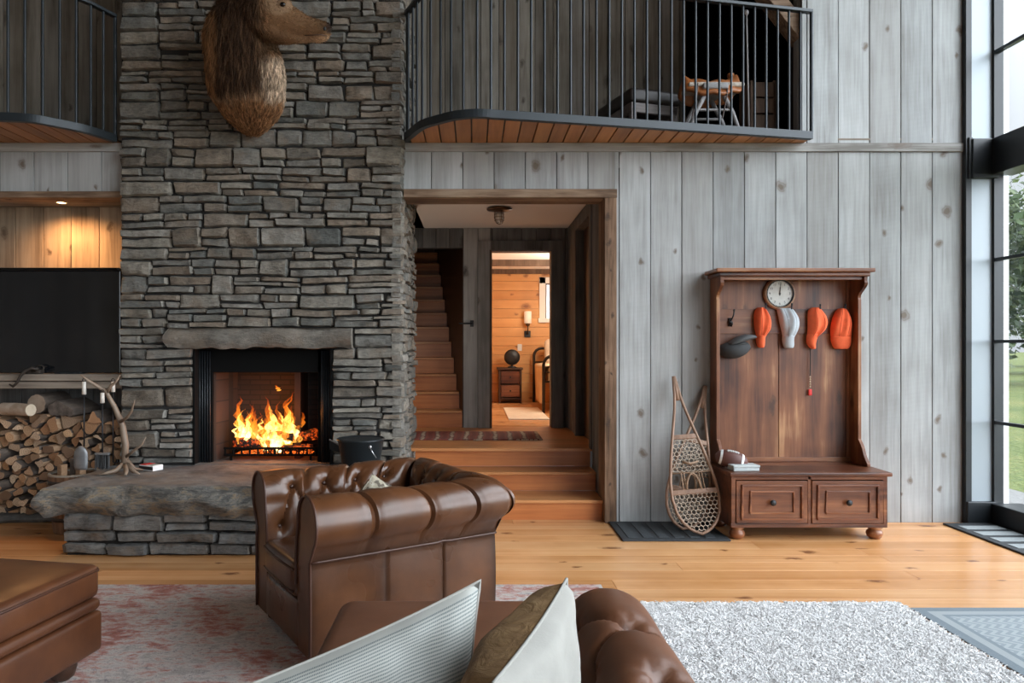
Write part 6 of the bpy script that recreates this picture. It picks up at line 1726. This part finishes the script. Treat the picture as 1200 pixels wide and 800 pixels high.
for zz in (.40, .303):
    m = MB(); m.tube([(.175, -.018, zz), (W_ / 2, -.028, zz), (W_ - .175, -.018, zz)], .006, 6); obj('piping', m, M['piping'], sc2, local=True, smooth=True)
m = MB(); m.rbox((W_ / 2, .05, .165), ((W_ - .30) / 2, .055, .105), .02, 6, (0, .008, 0)); obj('front_rail', m, M['leather'], ch, local=True, smooth=True)
m = MB(); m.box(.14, W_ - .14, .05, D_ - .14, .07, .27); obj('seat_base', m, M['leather'], ch, local=True)
for fx, fy in ((.07, .07), (W_ - .07, .07), (.07, D_ - .07), (W_ - .07, D_ - .07)):
    m = MB(); m.lathe([(.022, .0), (.036, .012), (.042, .035), (.034, .052), (.04, .06), (.04, .068)], (fx, fy, 0), 16); obj('bun_foot', m, M['dark_wood'], ch, local=True, smooth=True)

# ---- pillows
def pillow(name, label, cs, thick, mats, seams=None, pw=.42, tb=None, wr=.006, seed=0, n=26, pinch=.06, parent=None):
    """cs: TL, TR, BR, BL world corners"""
    TL, TR, BR, BL = [Vector(c) for c in cs]
    nrm = (TR - TL).cross(BL - TL).normalized()
    if nrm.y > 0: nrm = -nrm                          # front towards the viewer's side
    ctr = (TL + TR + BR + BL) / 4
    root = thing(name, label, 'pillow', ctr)
    def pt(u, v, sg):
        a, b = 2 * u - 1, 2 * v - 1
        uu = .5 + a * (1 - pinch * (1 - b * b) ** 1.0 * abs(a) ** 3) / 2; vv = .5 + b * (1 - pinch * (1 - a * a) * abs(b) ** 3) / 2
        p = TL.lerp(TR, uu).lerp(BL.lerp(BR, uu), vv)
        h = (max(0, 1 - a ** 2) * max(0, 1 - b ** 2)) ** pw * (thick if sg > 0 else (tb or thick))
        h += wr * (1 - max(abs(a), abs(b)) ** 6) * (mnoise.noise(Vector((u * 5, v * 5, seed))) * 1.6 + mnoise.noise(Vector((u * 14 + v * 5, v * 7, seed + 3))) * .7)
        return p + nrm * (h * sg)
    for sg, mt, nm in ((1, mats[0], 'front_cover'), (-1, mats[1], 'back_cover')):
        m = MB(); m.grid([[pt(i / n, j / n, sg) for i in range(n + 1)] for j in range(n + 1)])
        o = obj(nm, m, mt, root, smooth=True)
        uv = o.data.uv_layers.new(name='UVMap'); nv = n + 1
        vi = np.empty(len(o.data.loops), np.int32); o.data.loops.foreach_get('vertex_index', vi)
        # grid order kept: recover uv from the vertex index
        if len(o.data.vertices) == nv * nv: uv.data.foreach_set('uv', np.stack([(vi % nv) / n, 1 - (vi // nv) / n], 1).astype(np.float32).ravel())
        if mt is not mats[0]: pass
    m = MB(); per = [pt(i / n, 0, 0) for i in range(n + 1)] + [pt(1, j / n, 0) for j in range(1, n + 1)] + [pt(i / n, 1, 0) for i in range(n - 1, -1, -1)] + [pt(0, j / n, 0) for j in range(n - 1, 0, -1)]
    m.tube(per, .0035, 6, closed=True); obj('seam', m, mats[2], root, smooth=True)
    return root
def cloth(name, col, sc=220): 
    t = NT(name); co = t.coord(); t.p(Base_Color=t.ramp(t.noise(co, 18, 4), [(.3, [k * .9 for k in col]), (.7, col)]), Roughness=.92)
    t.bump(t.noise(co, sc, 2), .2, .002); return t.m
t = NT('ticking stripe'); uvn = t.coord('UV'); sp_ = t.add('ShaderNodeSeparateXYZ', {0: uvn})
u_, v_ = sp_.outputs[0], sp_.outputs[1]
st_ = t.math('FRACT', t.math('MULTIPLY', v_, 56.0)); line = t.math('MULTIPLY', t.math('GREATER_THAN', st_, .52), t.math('LESS_THAN', t.math('ABSOLUTE', t.math('SUBTRACT', v_, .5)), .468))
fine_ = t.math('FRACT', t.math('MULTIPLY', u_, 150.0)); line = t.math('MULTIPLY', line, t.math('GREATER_THAN', fine_, .25))
t.p(Base_Color=t.mix(line, (.45, .46, .43), (.17, .20, .205)), Roughness=.92); t.bump(t.noise(t.coord(), 200, 2), .2, .002); M['ticking'] = t.m
M['linen'] = cloth('off white linen', (.42, .41, .38)); M['cream'] = cloth('cream cotton', (.33, .325, .30))
t = NT('brown velvet'); co = t.coord()
t.p(Base_Color=t.ramp(t.noise(t.mapping(co, (1, 1, .5)), 11, 5, .65, 1.0), [(.3, (.15, .08, .03)), (.5, (.26, .155, .065)), (.7, (.40, .26, .125))]), Roughness=.85); t.bump(t.noise(co, 26, 5, .6, 1.), .5, .01); M['velvet'] = t.m
def PD(px, py, d): return P(px, py, d - DW)

# ---- chaise sofa in the foreground
Zs = .44
so = thing('chaise_sofa', 'brown leather chaise sofa with one tufted rolled arm in the foreground', 'sofa', (-.02, 1.8 - DW, 0))
sx0, sx1, syf, syb = -.50, .37, 2.70 - DW, .92 - DW
m = MB(); m.rbox(((sx0 + sx1) / 2, (syf + syb) / 2, Zs - .09), ((sx1 - sx0) / 2, (syf - syb) / 2, .085), .055, 10, (.0, .0, .012)); obj('seat_cushion', m, M['leather_soft'], so, smooth=True)
m = MB(); m.rbox(((sx0 + sx1) / 2, (syf + syb) / 2, .165), ((sx1 - sx0) / 2 - .01, (syf - syb) / 2 - .01, .105), .03, 6); obj('base', m, M['leather'], so, smooth=True)
m = MB(); m.rbox(((sx0 + .5) / 2, .80 - DW, .40), ((.5 - sx0) / 2, .10, .33), .08, 6); obj('backrest', m, M['leather'], so, smooth=True)
pf2 = roll_profile(zp=.36, zc=.532, r=.135, oc=-.06, inner=.215, zseat=.30)
S2 = [0.0]
for a, b in zip(pf2, pf2[1:]): S2.append(S2[-1] + math.hypot(b[0] - a[0], b[1] - a[1]))
la = 1.22; y0a = 2.16 - DW
bts = [(u, S2[13 + 18]) for u in (.28, .57, .86)] + [(u, S2[13 + 31]) for u in (.14, .42, .71, 1.0)]
mb, rows, bp, _ = roll_segment(pf2, (.455, y0a, 0), (0, -1, 0), (1, 0, 0), la, 0, 0, bts, depth=.046, gath=.0065, panel_seams=(.4, .8), roll_seams=(), corner=(True, False))
cap_end(mb, rows[0], None); cap_end(mb, rows[-1], None)
oa = obj('armrest', mb, M['leather_soft'], so, auto=50)
for p, nn in bp:
    button(oa, FRAME[so.name].inverted() @ p, nn, M['leather_soft'])
m = MB(); m.tube([Vector(r) + Vector((0, .004, 0)) for r in rows[0][::2]], .006, 7); obj('piping', m, M['leather_soft'], oa, smooth=True)
for fx, fy in ((sx0 + .06, syf - .06), (sx1 - .02, syf - .06), (sx0 + .06, syb), (.4, syb)):
    m = MB(); m.lathe([(.022, .0085), (.036, .012), (.042, .035), (.034, .052), (.04, .06), (.04, .065)], (fx, fy, 0), 16); obj('bun_foot', m, M['dark_wood'], so, smooth=True)

pillow('throw_pillow', 'off white pillow with thin grey ticking stripes on the chaise sofa', [PD(283, 806, 1.34), PD(563, 680, 1.50), PD(548, 948, 1.42), PD(255, 1017, 1.26)], .07, pinch=.05, wr=.014, mats=(M['ticking'], M['linen'], M['linen']), seed=2)
pillow('throw_pillow', 'pillow with white front and brown velvet back on the chaise sofa, beside the rolled arm', [PD(578, 800, 1.16), PD(664, 678, 1.52), PD(673, 906, 1.52), PD(575, 1062, 1.16)], .05, pw=.30, tb=.135, mats= (M['cream'], M['velvet'], M['cream']), seed=6)
# camouflage-like floral pillow on the club chair
t = NT('mottled print'); co = t.coord(); n1 = t.noise(co, 16, 2, .5, .4)
t.p(Base_Color=t.ramp(n1, [(.38, (.12, .10, .075)), (.45, (.36, .32, .24)), (.55, (.44, .41, .33)), (.62, (.20, .12, .07))], 'CONSTANT'), Roughness=.9); M['print'] = t.m
fr = FRAME[ch.name]
pc = lambda x, y, z: fr @ Vector((x, y, z))
pillow('throw_pillow', 'small mottled grey green pillow lying in the club chair', [pc(.385, .46, .735), pc(.33, .67, .615), pc(.30, .56, .45), pc(.37, .30, .56)], .05, (M['print'], M['print'], M['print']), seed=9, pinch=.1)

# ---- ottoman at the left edge
oc = Vector((-1.575, 3.03 - DW, .0085))
ot = thing('ottoman', 'large dark brown leather ottoman with piped bands at the left edge', 'ottoman', oc, R(-10.4))
ow, od = 1.05, .95
def ob2(nm, z0, z1, ins, r, bul, mat=None):
    m = MB(); m.rbox((-ow / 2, -od / 2, (z0 + z1) / 2), (ow / 2 - ins, od / 2 - ins, (z1 - z0) / 2), r, 10, bul); return obj(nm, m, mat or M['leather_dark'], ot, local=True, smooth=True)
ob2('cushion', .315, .455, .0, .03, (.01, .01, .018)); ob2('welt_band', .262, .312, -.004, .024, (0, 0, 0)); ob2('base', .09, .258, -.006, .018, (.004, .004, 0))
for z_p in (.432, ):
    m = MB(); r_ = .03; pts = [(-ow + .01, -od + .01, z_p), (-.02, -od + .0, z_p), (.002, -od + .02, z_p), (.008, -od / 2, z_p), (.002, -.02, z_p), (-.02, .0, z_p), (-ow / 2, .008, z_p), (-ow + .01, 0, z_p)]
    m.tube(pts, .006, 6); obj('piping', m, M['piping'], ot, local=True, smooth=True)
for fx in (-.10, -ow + .1):
    for fy in (-.10, -od + .1):
        m = MB(); m.lathe([(.028, .0), (.045, .015), (.055, .05), (.05, .075), (.05, .095)], (fx, fy, 0), 16); obj('bun_foot', m, M['dark_wood'], ot, local=True, smooth=True)

# ================================================================== RUGS
t = NT('distressed rose rug'); co = t.coord()
n1 = t.noise(co, 2.3, 5, .65, .8); n2 = t.noise(t.mapping(co, (.6, 1.6, 1), rot=(0, 0, R(35))), 16, 5, .7, .6); n3 = t.noise(co, 60, 4, .7)
f = t.math('ADD', t.math('MULTIPLY', n1, .52), t.math('MULTIPLY', n2, .48))
c = t.ramp(f, [(.34, (.25, .085, .065)), (.43, (.42, .18, .145)), (.485, (.50, .36, .32)), (.52, (.56, .52, .49)), (.58, (.36, .33, .31)), (.66, (.58, .55, .52))])
c = t.mix(t.ramp(n3, [(.56, 0.), (.68, .8)]), c, (.14, .13, .17)); c = t.mix(t.ramp(t.noise(co, 34, 4, .7), [(.55, 0.), (.7, .75)]), c, (.60, .57, .56))
t.p(Base_Color=c, Roughness=.97); t.bump(t.math('ADD', n3, t.noise(co, 160, 3)), .55, .008); M['rose'] = t.m
o = tag(obj('area_rug', MB().box(-3.3, .72, -4.7, -1.475, .001, .008), M['rose'], bevel=.004), 'faded rose and grey patterned rug under the leather seating', 'rug')
m = MB(); m.box(.712, .732, -4.69, -1.48, .001, .009); obj('bound_edge', m, cloth('pale binding', (.5, .47, .44)), o)
# shag rug
RX0, RX1, RY0, RY1 = .765, 2.235, -4.7, -1.83
M['shag'] = fibre('shag yarn', .95)
sh_ = thing('shag_rug', 'thick white shag rug right of the chaise sofa', 'rug', ((RX0 + RX1) / 2, (RY0 + RY1) / 2, 0))
t = NT('shag backing'); t.p(Base_Color=(.62, .62, .62, 1), Roughness=.95); t.bump(t.noise(t.coord(), 70, 4), 1, .02)
m = MB(); m.box(RX0 + .01, RX1 - .01, RY0, RY1 - .01, .002, .014); obj('backing', m, t.m, sh_)
nS = 115000
xs_ = rng.uniform(RX0, RX1, nS); ysr = RY1 - (RY1 - RY0) * rng.uniform(0, 1, nS) ** 1.25 * .55
base = np.stack([xs_, ysr, np.full(nS, .012)], 1)
cl_ = np.array([mnoise.noise(Vector((a * 22, b * 22, 0))) for a, b in zip(xs_, ysr)]); cl2 = np.array([mnoise.noise(Vector((a * 22 + 40, b * 22, 5))) for a, b in zip(xs_, ysr)])
dirv = np.stack([cl_ * 1.0, cl2 * 1.0, np.full(nS, .8)], 1) + rng.normal(0, .3, (nS, 3)); dirv[:, 2] = np.abs(dirv[:, 2]); dirv /= np.linalg.norm(dirv, axis=1)[:, None]
ln = rng.uniform(.022, .04, nS)[:, None]
p1 = base + dirv * ln * .55; p2 = p1 + (dirv * np.array([1.2, 1.2, .25])) * ln * .5; p2[:, 2] = np.maximum(p2[:, 2], .014)
tint = np.tile(np.array([.80, .80, .80]), (nS, 1)) * rng.uniform(.85, 1.08, (nS, 1))
for p_ in (p1, p2): p_[:, 0] = np.clip(p_[:, 0], RX0 - .012, RX1 + .02)
o = curves('pile', np.stack([base, p1, p2], 1) - np.array(sh_.location), [.0024, .0022, .0012], tint, M['shag'], sh_); o['kind'] = 'stuff'
# blue bordered rug
BX0, BX1, BY0, BY1 = 2.285, 4.0, -4.7, -1.845
t = NT('bordered blue grey rug'); co = t.coord(); sp_ = t.add('ShaderNodeSeparateXYZ', {0: co})
dx = t.math('SUBTRACT', sp_.outputs[0], BX0); dy = t.math('SUBTRACT', BY1, sp_.outputs[1]); dm = t.math('MINIMUM', dx, dy)
zig = t.math('FRACT', t.math('ADD', t.math('MULTIPLY', sp_.outputs[0], 20.0), t.math('PINGPONG', t.math('MULTIPLY', sp_.outputs[1], 26.0), 1.0)))
her = t.mix(t.math('GREATER_THAN', zig, .5), (.33, .37, .39), (.22, .265, .29))
def band(c, a, col): return t.mix(t.math('GREATER_THAN', dm, a), c, col)
c = band((.125, .165, .195), .055, (.29, .325, .34)); c = band(c, .10, (.15, .195, .225)); c = t.mix(t.math('GREATER_THAN', dm, .125), c, her); c = band(c, .34, (.14, .185, .215)); c = band(c, .39, (.29, .33, .35)); c = band(c, .43, (.17, .22, .25))
c = t.mix(t.math('MULTIPLY', t.noise(co, 90, 3), .3), c, (.36, .39, .41))
t.p(Base_Color=c, Roughness=.95); t.bump(t.noise(co, 150, 3), .4, .004); M['bluerug'] = t.m
o = tag(obj('border_rug', MB().box(BX0, BX1, BY0, BY1, .001, .010), M['bluerug'], bevel=.003), 'flat blue grey rug with woven border bands by the window', 'rug')

# ================================================================== CAMERA, SKY, LIGHTS
cam = bpy.data.cameras.new('camera'); co_ = bpy.data.objects.new('camera', cam); COL.objects.link(co_)
cam.sensor_width = 36; cam.lens = F / 1200 * 36; cam.shift_x = (600 - VX) / 1200; cam.shift_y = (HY - 400) / 1200
cam.clip_start = .02; cam.clip_end = 500
co_.location = (0, -DW, H); co_.rotation_euler = (R(90), 0, 0); SC.camera = co_
w = bpy.data.worlds.new('overcast'); SC.world = w; w.use_nodes = True; nt = w.node_tree; nt.nodes.clear()
out = nt.nodes.new('ShaderNodeOutputWorld'); bg = nt.nodes.new('ShaderNodeBackground'); tc = nt.nodes.new('ShaderNodeTexCoord')
dot = nt.nodes.new('ShaderNodeVectorMath'); dot.operation = 'DOT_PRODUCT'; dot.inputs[1].default_value = Vector((.85, -.35, .40)).normalized()
nt.links.new(tc.outputs['Generated'], dot.inputs[0])
mr = nt.nodes.new('ShaderNodeMapRange'); mr.interpolation_type = 'SMOOTHSTEP'
for k, v in (('From Min', .25), ('From Max', 1.0), ('To Min', SKY_LO), ('To Max', SKY_HI)): mr.inputs[k].default_value = v
nt.links.new(dot.outputs['Value'], mr.inputs['Value']); nt.links.new(mr.outputs[0], bg.inputs['Strength'])
bg.inputs['Color'].default_value = (.86, .93, 1.0, 1); nt.links.new(bg.outputs[0], out.inputs[0])
def portal(name, loc, rot, sx, sy):
    l = bpy.data.lights.new(name, 'AREA'); l.shape = 'RECTANGLE'; l.size = sx; l.size_y = sy; l.cycles.is_portal = True
    o = bpy.data.objects.new(name, l); COL.objects.link(o); o.location = loc; o.rotation_euler = rot
portal('window_portal', (XWN + .4, -4.5, 3.15), (0, R(90), 0), 6.1, 9.0)
portal('gable_portal', (1.1, -9.25, 1.85), (R(90), 0, 0), 3.0, 2.7)
lamp('bedroom_fill', 'POINT', (1.5, 4.0, 2.1), 75, (1, .88, .72), shadow_soft_size=.25)  # added fill to brighten the bedroom, without any lamp body
lamp('sconce_light', 'POINT', (P(618, 372, BY).x, BY - .14, ZW(372, BY)), 4, (1, .75, .45), shadow_soft_size=.05)
lamp('stair_fill', 'POINT', (-1.0, 1.62, 1.40), 8, (1, .88, .74), shadow_soft_size=.15)  # added fill hidden behind the chimney, no lamp stands there
vs = SC.view_settings; vs.view_transform = 'Standard'; vs.look = 'None'; vs.gamma = 1; vs.use_curve_mapping = False; vs.exposure = EXPO
SC.cycles.max_bounces = 8; SC.cycles.diffuse_bounces = 5; SC.cycles.transparent_max_bounces = 24; SC.cycles.use_denoising = True; SC.cycles.sample_clamp_indirect = 6
for o in SC.objects:
    g = {'baseball_cap': 'caps hanging on the hall tree', 'throw_pillow': 'throw pillows on the leather seats', 'burning_log': 'logs burning in the grate', 'kindling_log': 'logs in the wooden bucket', 'door_mat': 'mats along the walls'}.get(o.name.split('.')[0])
    if g and 'label' in o: o['group'] = g
bpy.context.view_layer.update()
